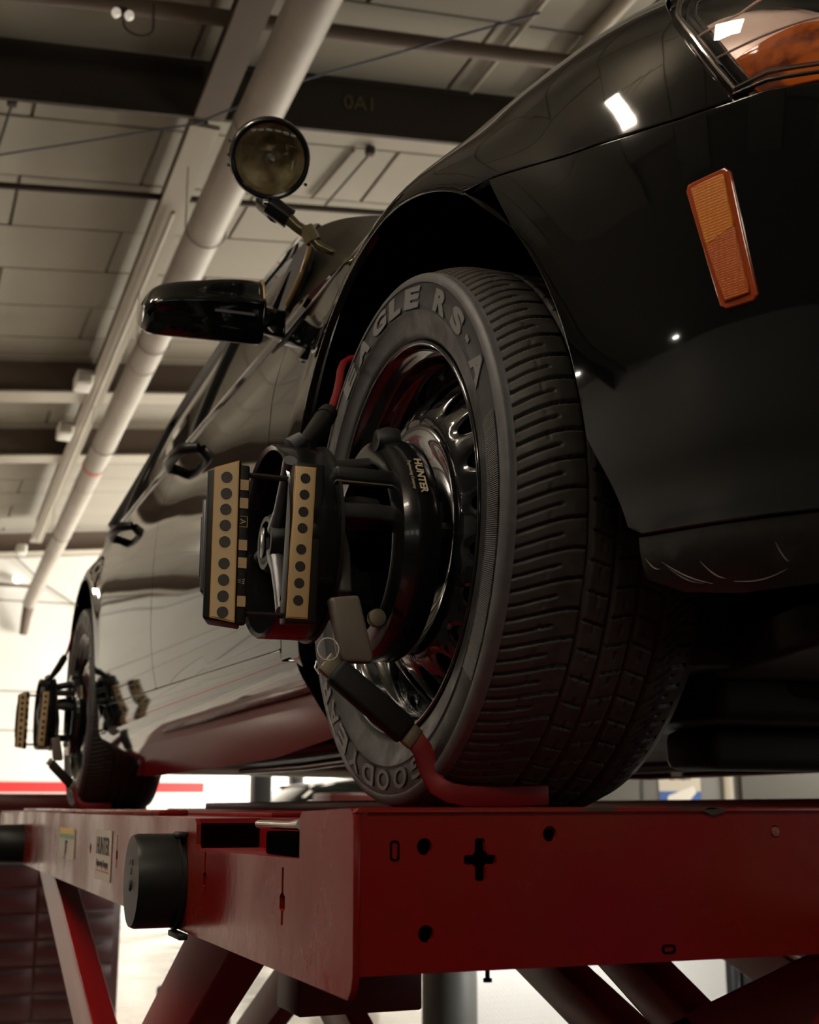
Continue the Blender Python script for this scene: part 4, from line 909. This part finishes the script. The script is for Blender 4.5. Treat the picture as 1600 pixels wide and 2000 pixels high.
# end plate
EX0, EX1 = -.2385, .37
zb_ = lambda x: -.483-.004*(x+.2385)
ring = lambda cx, cz, w_, h_, r_: rrect(cx, cz, w_, h_, r_, 4)
cross = [(-.1255, -.375), (-.1185, -.375), (-.1170, -.377), (-.1165, -.386), (-.1140, -.389), (-.1080, -.389), (-.1065, -.3905), (-.1065, -.3955), (-.1080, -.397), (-.1140, -.397), (-.1162, -.399), (-.1165, -.4095), (-.1180, -.411), (-.1250, -.411), (-.1270, -.4095), (-.1272, -.399), (-.1295, -.397), (-.1360, -.397), (-.1375, -.3955), (-.1375, -.3905), (-.1360, -.389), (-.1295, -.389), (-.1272, -.386), (-.1268, -.377)]
eo = [(EX0+.006, zb_(0)), (EX1, -.4855), (EX1, -.3535), (EX0+.014, -.3535), (EX0+.008, -.3555), (EX0+.006, -.360)]
eh = [circ2(-.174, -.3815, .0072), circ2(-.0535, -.372, .0070), circ2(-.173, -.4525, .0072), circ2(.189, -.372, .0058), cross]
v_, f_ = solid_plate(eo, eh, lambda x, z: (x, LY0+.0022, z), (0, -1, 0), .005)
endp = MB().add(v_, f_).build('end_plate', RED, lift)
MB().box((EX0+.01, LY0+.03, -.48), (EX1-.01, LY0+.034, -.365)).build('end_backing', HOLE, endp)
MB().prism([(EX0, LY0+.006, -.3535+.0), (EX1, LY0+.006, -.3535), (EX1, LY0+.006, -.3490), (EX0+.004, LY0+.006, -.3490), (EX0, LY0+.006, -.352)], (0, -.0066, 0)).build('end_rim', RED, lift, bev=.0012)
MB().prism([(EX0, LY0+.004, -.354), (EX0+.0052, LY0+.004, -.354), (EX0+.0052, LY0+.004, -.4835), (EX0, LY0+.004, -.4835)], (0, -.0046, 0)).build('end_rim', RED, lift, bev=.001)
def flat_ring(o2, i2, name, m, par, y):
    v_, f_ = solid_plate(o2, [i2], lambda x, z: (x, y, z), (0, -1, 0), .001); return MB().add(v_, f_).build(name, m, par)
flat_ring(ring(-.2015, -.3845, .0085, .0170, .003), ring(-.2015, -.3845, .0052, .0135, .002), 'stamped_ring', HOLE, endp, LY0+.0012)
flat_ring(ring(.0640, -.4740, .0145, .0080, .003), ring(.0640, -.4740, .0100, .0042, .0018), 'stamped_ring', HOLE, endp, LY0+.0012)
MB().lathe([(LY0+.004, .005), (LY0+.001, .0045), (LY0, .0)], c=(.189, 0, -.372), axis='y', n=14).build('rivet', mat('pink_plug', (.22, .06, .05), .6), endp, smooth=60)
MB().tube([(-.113, LY0+.01, -.484), (-.113, LY0+.01, -.492)], .002, 8).tube([(-.113, LY0+.01, -.4915), (-.113, LY0+.01, -.4945)], .0040, 8).build('grub_screw', HOLE, lift)
def chip(cx, cz, w_, h_, nm='paint_chip'):
    pts = [(cx+w_/2*math.cos(a)*(1+random.uniform(-.25, .25)), cz+h_/2*math.sin(a)*(1+random.uniform(-.3, .3))) for a in np.linspace(0, 2*PI, 14, endpoint=False)]
    MB().prism([(x, LY0-.0008, min(z, -.3491)) for x, z in pts], (0, .0004, 0)).build(nm, CHIP, lift)
chip(-.003, -.3505, .040, .0035); chip(.118, -.3520, .022, .0065); chip(.095, -.3500, .06, .0025)
# roller covers on the side plate
rc = MB().lathe([(LX-.0005, .0), (LX-.0005, .0625), (LX-.006, .0625), (LX-.008, .0600), (LX-.056, .0600), (LX-.062, .0575), (LX-.0625, .0)], c=(0, .205, -.4425), n=48).build('roller_cover', COVM, lift, smooth=35)
pr = [(LX-.0627, .205+a, -.4425+b_) for a, b_ in circ2(-.0, .0, .006, 10)]
MB().lathe([(LX-.0645, .0), (LX-.0645, .006), (LX-.062, .008)], c=(0, .205, -.448), n=14).build('cover_pin', CLM, rc)
text_on('cover_mark', '7206\nX', .012, .0006, TRIM, rc, (LX-.0628, .205, -.425), (0, -1, 0), (0, 0, 1))
MB().box((LX-.012, .15, -.387), (LX, .185, -.380)).box((LX-.012, .13, -.512), (LX, .20, -.504)).build('cover_clip', CLM, lift, bev=.002)
MB().lathe([(LX-.0005, .0), (LX-.0005, .056), (LX-.065, .055), (LX-.072, .05), (LX-.072, 0)], c=(0, 2.40, -.452), n=40).build('roller_cover', COVM, lift, smooth=35)
# maker's plate and other stickers
pl_ = MB().box((LX-.0018, .770, -.476), (LX-.0006, .955, -.388)).build('maker_plate', DEC, lift)
text_on('plate_text', 'HUNTER', .042, .0006, DECT, pl_, (LX-.0022, .8625, -.418), (0, -1, 0), (0, 0, 1), bold=.0008, sx=.92)
text_on('plate_text', 'Engineering Company', .0155, .0006, DECT, pl_, (LX-.0022, .8625, -.447), (0, -1, 0), (0, 0, 1), bold=.0003, sx=1.0)
MB().box((LX-.0024, .785, -.4605), (LX-.0018, .94, -.4590)).build('plate_line', REDS, pl_)
st_ = MB().box((LX-.0018, 1.26, -.455), (LX-.0006, 1.52, -.393)).build('sticker', DEC, lift)
for i, (m_, z0, z1) in enumerate(((YEL, -.405, -.393), (GREEN, -.414, -.406))): MB().box((LX-.0024, 1.27, z0), (LX-.0018, 1.51, z1)).build('sticker_band', m_, st_)
text_on('plate_text', 'JT', .040, .0006, DECT, st_, (LX-.0024, 1.39, -.435), (0, -1, 0), (0, 0, 1), bold=.001)
# scissor legs
def leg(p0, p1, w_, t_, m=RED2, nm='scissor_leg', up=(1, 0, 0)):
    return MB().ribbon([p0, p1], w_, t_, up=up).build(nm, m, lift, bev=.004)
leg((-.185, 2.25, -.44), (-.185, -1.9, -1.78), .115, .05)
leg((-.145, .19, -.475), (-.145, 2.75, -1.80), .125, .06)
leg((.30, .60, -.435), (.30, -1.5, -1.13), .060, .05)
leg((.30, .20, -.434), (.30, -1.5, -1.19), .055, .05)
leg((.30, -.75, -.436), (.30, 2.2, -1.586), .13, .05)
leg((.34, 1.95, -.46), (.34, -.4, -1.5), .10, .05); leg((.30, .9, -.46), (.30, 3.0, -1.5), .10, .05)
MB().tube([(-.2, .95, -.86), (.35, .95, -.86)], .03, 16).build('pivot_shaft', STEEL, lift, smooth=40)
MB().box((-.30, -2.3, -OZ+.014), (.45, 3.4, -1.82)).build('base_frame', REDD, lift, bev=.01)
# far runway
MB().box((1.49, LY0, -.507), (2.09, LY1, -.3625)).build('runway', RED2, lift, bev=.01)
MB().box((1.49, LY0, -.3625), (1.51, LY1, -.33)).build('inner_curb', RED2, lift, bev=.004)
leg((1.60, 2.25, -.50), (1.60, -1.9, -1.78), .115, .05); leg((1.66, .1, -.50), (1.66, 2.75, -1.80), .125, .06)
leg((2.0, 2.25, -.50), (2.0, -1.9, -1.78), .115, .05); leg((1.94, .1, -.50), (1.94, 2.75, -1.80), .125, .06)
MB().box((1.45, -2.3, -OZ+.014), (2.15, 3.4, -1.82)).build('base_frame', REDD, lift, bev=.01)
# wheel stop on the far end of the near runway
MB().prism([(-.20, 3.98, -.36), (.40, 3.98, -.36), (.40, 3.98, -.315), (-.20, 3.98, -.315)], (0, .03, 0)).build('wheel_stop', REDD, lift, bev=.004)

# ------------------------------------------------------------------ BACKGROUND THINGS (placed in the bays behind)
def at(k, Y): return -.599+k*(Y+1.533)       # x of a sight line with slope k at depth Y
Y = 6.2; x0, x1 = at(.045, Y), at(.1655, Y)
tc_ = thing('tool_cabinet', (x0, Y, -OZ), 'tall dark red drawer cabinet standing behind the left end of the lift', 'cabinet')
MB().box((x0, Y, -OZ+.08), (x1, Y+.6, -.348+.075)).build('body', CABR, tc_, bev=.01)
for i in range(10):
    for c_ in range(2):
        xa = x0+.03+(x1-x0-.06)*c_/2; xb = xa+(x1-x0-.06)/2-.015; za = -OZ+.12+.143*i
        d_ = MB().box((xa, Y-.012, za), (xb, Y, za+.128)).build('drawer', CABR, tc_, bev=.003)
        MB().box((xa+.05, Y-.022, za+.100), (xb-.05, Y-.012, za+.112)).build('handle', DARKP, d_)
for xx in (x0+.08, x1-.08): MB().lathe([(-.02, 0), (-.02, .04), (.02, .04), (.02, 0)], c=(xx, Y+.1, -OZ+.04), n=16).build('castor', DARKP, tc_)
def post(ka, kb, Y, lab, h=2.6, m=DARKP):
    xa, xb = at(ka, Y), at(kb, Y); t = thing('lift_post', ((xa+xb)/2, Y, -OZ), lab, 'post')
    MB().box((xa, Y, -OZ), (xb, Y+.25, h-OZ)).build('column', m, t, bev=.02); MB().box((xa-.1, Y-.1, -OZ), (xb+.1, Y+.35, -OZ+.03)).build('base_plate', m, t)
    MB().box((xa-.04, Y-.06, -OZ+.9), (xb+.04, Y, -OZ+1.4)).build('carriage', m, t, bev=.01)
post(.2655, .2800, 13.0, 'dark blue-black lift post under the car, left of the white car')
post(.2965, .3065, 16.5, 'thinner dark post behind the white car')
# white car parked at the back
Y = 14.2; xa, xb = at(.276, Y)-1.15, at(.42, Y); wc = thing('parked_car', ((xa+xb)/2, Y, -OZ), 'white parked car seen under the black car by the dark posts', 'car')
ztop = -.348+.0245*(Y+1.53); sec = []
prof = [(0, .30), (.02, .72), (.10, .84), (.30, .92), (.42, 1.02), (.47, 1.0)]
L = 4.6; zs = (ztop+OZ)/1.48
out = [(0, .25), (0, .62), (.25, .82), (1.1, .93), (1.75, 1.42), (2.5, 1.48), (3.3, 1.42), (4.0, 1.0), (4.5, .95), (4.6, .6), (4.6, .25)]
MB().prism([(xa+px2, Y, -OZ+pz2*zs) for px2, pz2 in [(0, .25), (0, .62), (.25, .82), (1.1, .93), (4.0, .97), (4.5, .92), (4.6, .6), (4.6, .25)]], (0, 1.8, 0)).build('body', CARW, wc, bev=.06, seg=3)
MB().prism([(xa+px2, Y+.12, -OZ+pz2*zs) for px2, pz2 in [(1.0, .92), (1.75, 1.40), (2.5, 1.47), (3.3, 1.40), (4.05, .95)]], (0, 1.55, 0)).build('cabin', GLASSD, wc, bev=.05, seg=2)
MB().prism([(xa+px2, Y+.14, -OZ+pz2*zs) for px2, pz2 in [(1.7, 1.40), (2.5, 1.48), (3.35, 1.41), (3.2, 1.36), (1.9, 1.36)]], (0, 1.5, 0)).build('roof', CARW, wc, bev=.02)
for px2 in (1.7, 2.55, 3.5): MB().prism([(xa+px2-.03, Y+.10, -OZ+.93*zs), (xa+px2+.03, Y+.10, -OZ+.93*zs), (xa+px2+.1, Y+.13, -OZ+1.40*zs), (xa+px2+.04, Y+.13, -OZ+1.40*zs)], (0, .03, 0)).build('pillar', CARW, wc)
for px2 in (.85, 3.75): MB().lathe([(Y-.01, 0), (Y-.01, .31), (Y+.2, .33), (Y+.2, 0)], c=(xa+px2, 0, -OZ+.33), axis='y', n=28).build('wheel', DARKP, wc)
# blurred red body shop part / curb right of the rear wheel
Y = 8.6; xa, xb = at(.3285, Y), at(.372, Y); MBo = MB().box((xa, Y, -OZ), (xb, Y+.5, -.348+.0105*(Y+1.53))).build('red_bin', REDD, None, bev=.02); tag(MBo, 'dark red box standing behind the lift just left of the front tyre', 'bin')
# grey wall panel block with poster on the right
Y = 9.0; xa, xb = at(.560, Y), at(.735, Y); gp = thing('grey_locker', ((xa+xb)/2, Y, -OZ), 'plain grey locker wall behind the front tyre carrying the poster', 'locker')
MB().box((xa, Y, -OZ), (xb, Y+.4, .45)).build('body', GREYW, gp, bev=.01)
MB().box((at(.619, Y), Y-.008, -OZ), (at(.6215, Y), Y, .45)).build('door_gap', DARKP, gp)
MB().box((at(.706, Y), Y-.03, -OZ), (at(.716, Y), Y, .45))  .build('side_post', FLANGE, gp, bev=.004)
MB().box((at(.724, Y), Y-.05, -OZ), (at(.82, Y), Y+.3, .40)).build('dark_side', mat('brown_grey', (.06, .055, .045), .6), gp)
pa, pb = at(.6375, Y), at(.6815, Y); zt_ = -.348+.034*(Y+1.533); po = MB().box((pa, Y-.010, zt_-.62), (pb, Y-.006, zt_)).build('poster', DEC, None)
tag(po, 'small blue and white poster hanging on the grey locker', 'poster')
MB().box((pa, Y-.012, zt_-.62), (pb, Y-.0105, zt_-.22)).build('blue_field', BLUE, po); MB().box((pa, Y-.012, zt_-.02), (pb, Y-.0105, zt_)).build('blue_edge', BLUE, po)
MB().prism([(pa+.06, Y-.0135, zt_-.36), (pa+.10, Y-.0135, zt_-.26), (pb-.08, Y-.0135, zt_-.17), (pb-.05, Y-.0135, zt_-.23), (pb-.16, Y-.0135, zt_-.33)], (0, .001, 0)).build('white_shape', WHITE, po)
text_on('poster_text', 'BACK', .09, .001, DARKP, po, ((pa+pb)/2, Y-.0135, zt_-.085), (1, 0, 0), (0, 0, 1), bold=.003)
# grey drum and tread plate beyond the lift on the right
Y = 4.0; gx = at(.432, Y); gd = MB().lathe([(-OZ, 0), (-OZ, .125), (-.8, .125), (-.78, .115), (-.78, 0)], c=(gx, Y, 0), axis='z', n=36).build('grey_drum', mat('drum_grey', (.085, .085, .078), .5), None, smooth=40)
tag(gd, 'dark grey upright drum standing under the near end of the lift', 'drum')
Y = 4.6; xa, xb = at(.455, Y), at(.6985, Y); tp = thing('tread_plate', ((xa+xb)/2, Y, -OZ), 'bright aluminium tread plate standing upright behind the red lift legs', 'metal sheet')
MB().prism([(xa, Y, -OZ), (xb, Y, -OZ), (xb, Y, -.85), (xa, Y, -.85)], (0, .01, 0)).build('sheet', TREADP, tp)
dm_ = MB(); z = -OZ+.03; j = 0
while z < -.88:
    x = xa+.02+(.013 if j % 2 else 0)
    while x < xb-.02:
        s_ = .009; c_ = 1 if j % 2 else -1
        dm_.add([(x-s_, Y, z-s_*.35*c_), (x, Y, z-.0035), (x+s_, Y, z+s_*.35*c_), (x, Y, z+.0035), (x, Y-.004, z)], [(0, 1, 4), (1, 2, 4), (2, 3, 4), (3, 0, 4)])
        x += .026
    z += .014; j += 1
tag(dm_.build('raised_diamonds', TREADP, tp), kind='stuff')
Y = 4.6; cb = MB().box((at(.7045, Y), Y, -OZ), (at(.80, Y), Y+.35, -.80)).build('dark_crate', DARKP, None, bev=.02); tag(cb, 'dark crate standing right of the bright tread plate', 'crate')
Y = 4.4; jk = thing('trolley_jack', (at(.232, Y), Y, -OZ), 'small black trolley jack on the pale floor below the round roller cover', 'jack')
MB().box((at(.210, Y), Y, -OZ+.12), (at(.252, Y), Y+.5, -.348-.140*(Y+1.53)-.0)).build('body', DARKP, jk, bev=.02)
MB().tube([(at(.215, Y), Y+.02, -OZ+.6), (at(.235, Y), Y+.1, -OZ+1.1)], .02, 10).build('handle', REDD, jk)
for xx in (at(.212, Y), at(.250, Y)): MB().lathe([(-.02, 0), (-.02, .06), (.02, .06), (.02, 0)], c=(xx, Y+.1, -OZ+.06), n=16).build('castor', DARKP, jk)
bl = thing('wall_lamp', (at(.072, 21.5), 21.5, 3.45), 'small bright round lamp high on the back wall near the duct end', 'lamp')
MB().lathe([(21.4, 0), (21.42, .06), (21.5, .07), (21.59, .03)], c=(at(.0745, 21.5), 0, -.348+.170*23), axis='y', n=20).build('globe', mat('globe', (1, 1, 1), .3, emit=(1, .95, .85), es=2.5), bl, smooth=60)
pipe_thing('wall_pipe', 'dark pipe along the back wall left of the duct end', [(XL+.1, 21.5, -.348+.1655*23), (at(.085, 21.5), 21.5, -.348+.1650*23)], .03, BEAMB)
pipe_thing('wall_wire', 'thin wire slanting across the back wall beside the rear fender', [(at(.06, 21.5), 21.5, 4.2), (at(.095, 21.5), 21.5, 3.5), (at(.16, 21.5), 21.5, 2.6)], .012, BEAMB, 'wire', 6)

# added lamp hidden behind the lift, added console glowing in front of the car
wl = thing('plate_fill_lamp', (2.75, 3.1, -OZ), 'added lamp on a stand behind the lift, put there to brighten the tread plate', 'lamp')
lx_, ly_ = 2.75, 3.15
MB().tube([(lx_, ly_, -OZ+.014), (lx_, ly_, -.75)], .012, 12).build('stand', DARKP, wl, smooth=40)
for a in range(3): MB().tube([(lx_, ly_, -OZ+.25), (lx_+.2*math.cos(a*2.1), ly_+.2*math.sin(a*2.1), -OZ+.025)], .008, 8).build('leg', DARKP, wl)
MB().box((lx_-.25, ly_-.04, -.80), (lx_+.25, ly_+.03, -.70)).build('head', YEL, wl, bev=.01)
MB().box((lx_-.23, ly_+.031, -.79), (lx_+.23, ly_+.034, -.71)).build('lamp_glass', mat('fill_lamp_glass', (1, 1, 1), .5, emit=(1, .97, .9), es=260), wl)
cs = thing('sheen_console', (2.8, -4.6, -OZ), 'added console glowing purple and yellow to tint the lift, outside the picture', 'console')
MB().box((2.4, -5.1, -OZ+.014), (3.3, -4.65, -1.15)).build('cabinet', REDD, cs, bev=.02)
MB().box((2.0, -4.72, -1.12), (3.7, -4.64, -.38)).build('screen_body', DARKP, cs, bev=.02)
MB().box((2.04, -4.639, -1.08), (3.66, -4.636, -.42)).build('screen', mat('purple_glow', (.1, .02, .1), .5, emit=(.55, .02, .30), es=.28), cs)
for x0_, x1_, z0_ in ((2.6, 2.8, -.66), (2.95, 3.1, -.62), (3.2, 3.34, -.66), (3.4, 3.6, -.80)): MB().box((x0_, -4.635, z0_-.03), (x1_, -4.632, z0_+.03)).build('screen_bar', mat('yellow_glow', (.1, .1, .02), .5, emit=(.6, .5, .02), es=.9), cs)

# things along the left side of the shop, seen as reflections in the doors
rl = thing('red_side_lift', (-2.9, 6, -OZ), 'red lift ramp in the bay left of the picture', 'lift')
MB().prism([(-2.4, 1.5, -.55), (-1.9, 1.5, -.55), (-3.4, 11.0, -.55), (-3.9, 11.0, -.55)], (0, 0, .60)).build('ramp', RED2, rl, bev=.02)
MB().prism([(-2.3, 2.0, -1.80), (-2.1, 2.0, -1.80), (-3.5, 10.5, -1.80), (-3.7, 10.5, -1.80)], (0, 0, 1.24)).build('skirt', REDD, rl, bev=.02)
MB().prism([(-2.5, 1.9, -OZ+.014), (-1.9, 1.9, -OZ+.014), (-3.3, 10.6, -OZ+.014), (-3.9, 10.6, -OZ+.014)], (0, 0, .10)).build('base', REDD, rl, bev=.02)

# ------------------------------------------------------------------ stand everything on the floor
for o in bpy.data.objects:
    if o.parent is None and o.type in ('MESH', 'EMPTY'): o.location.z += OZ
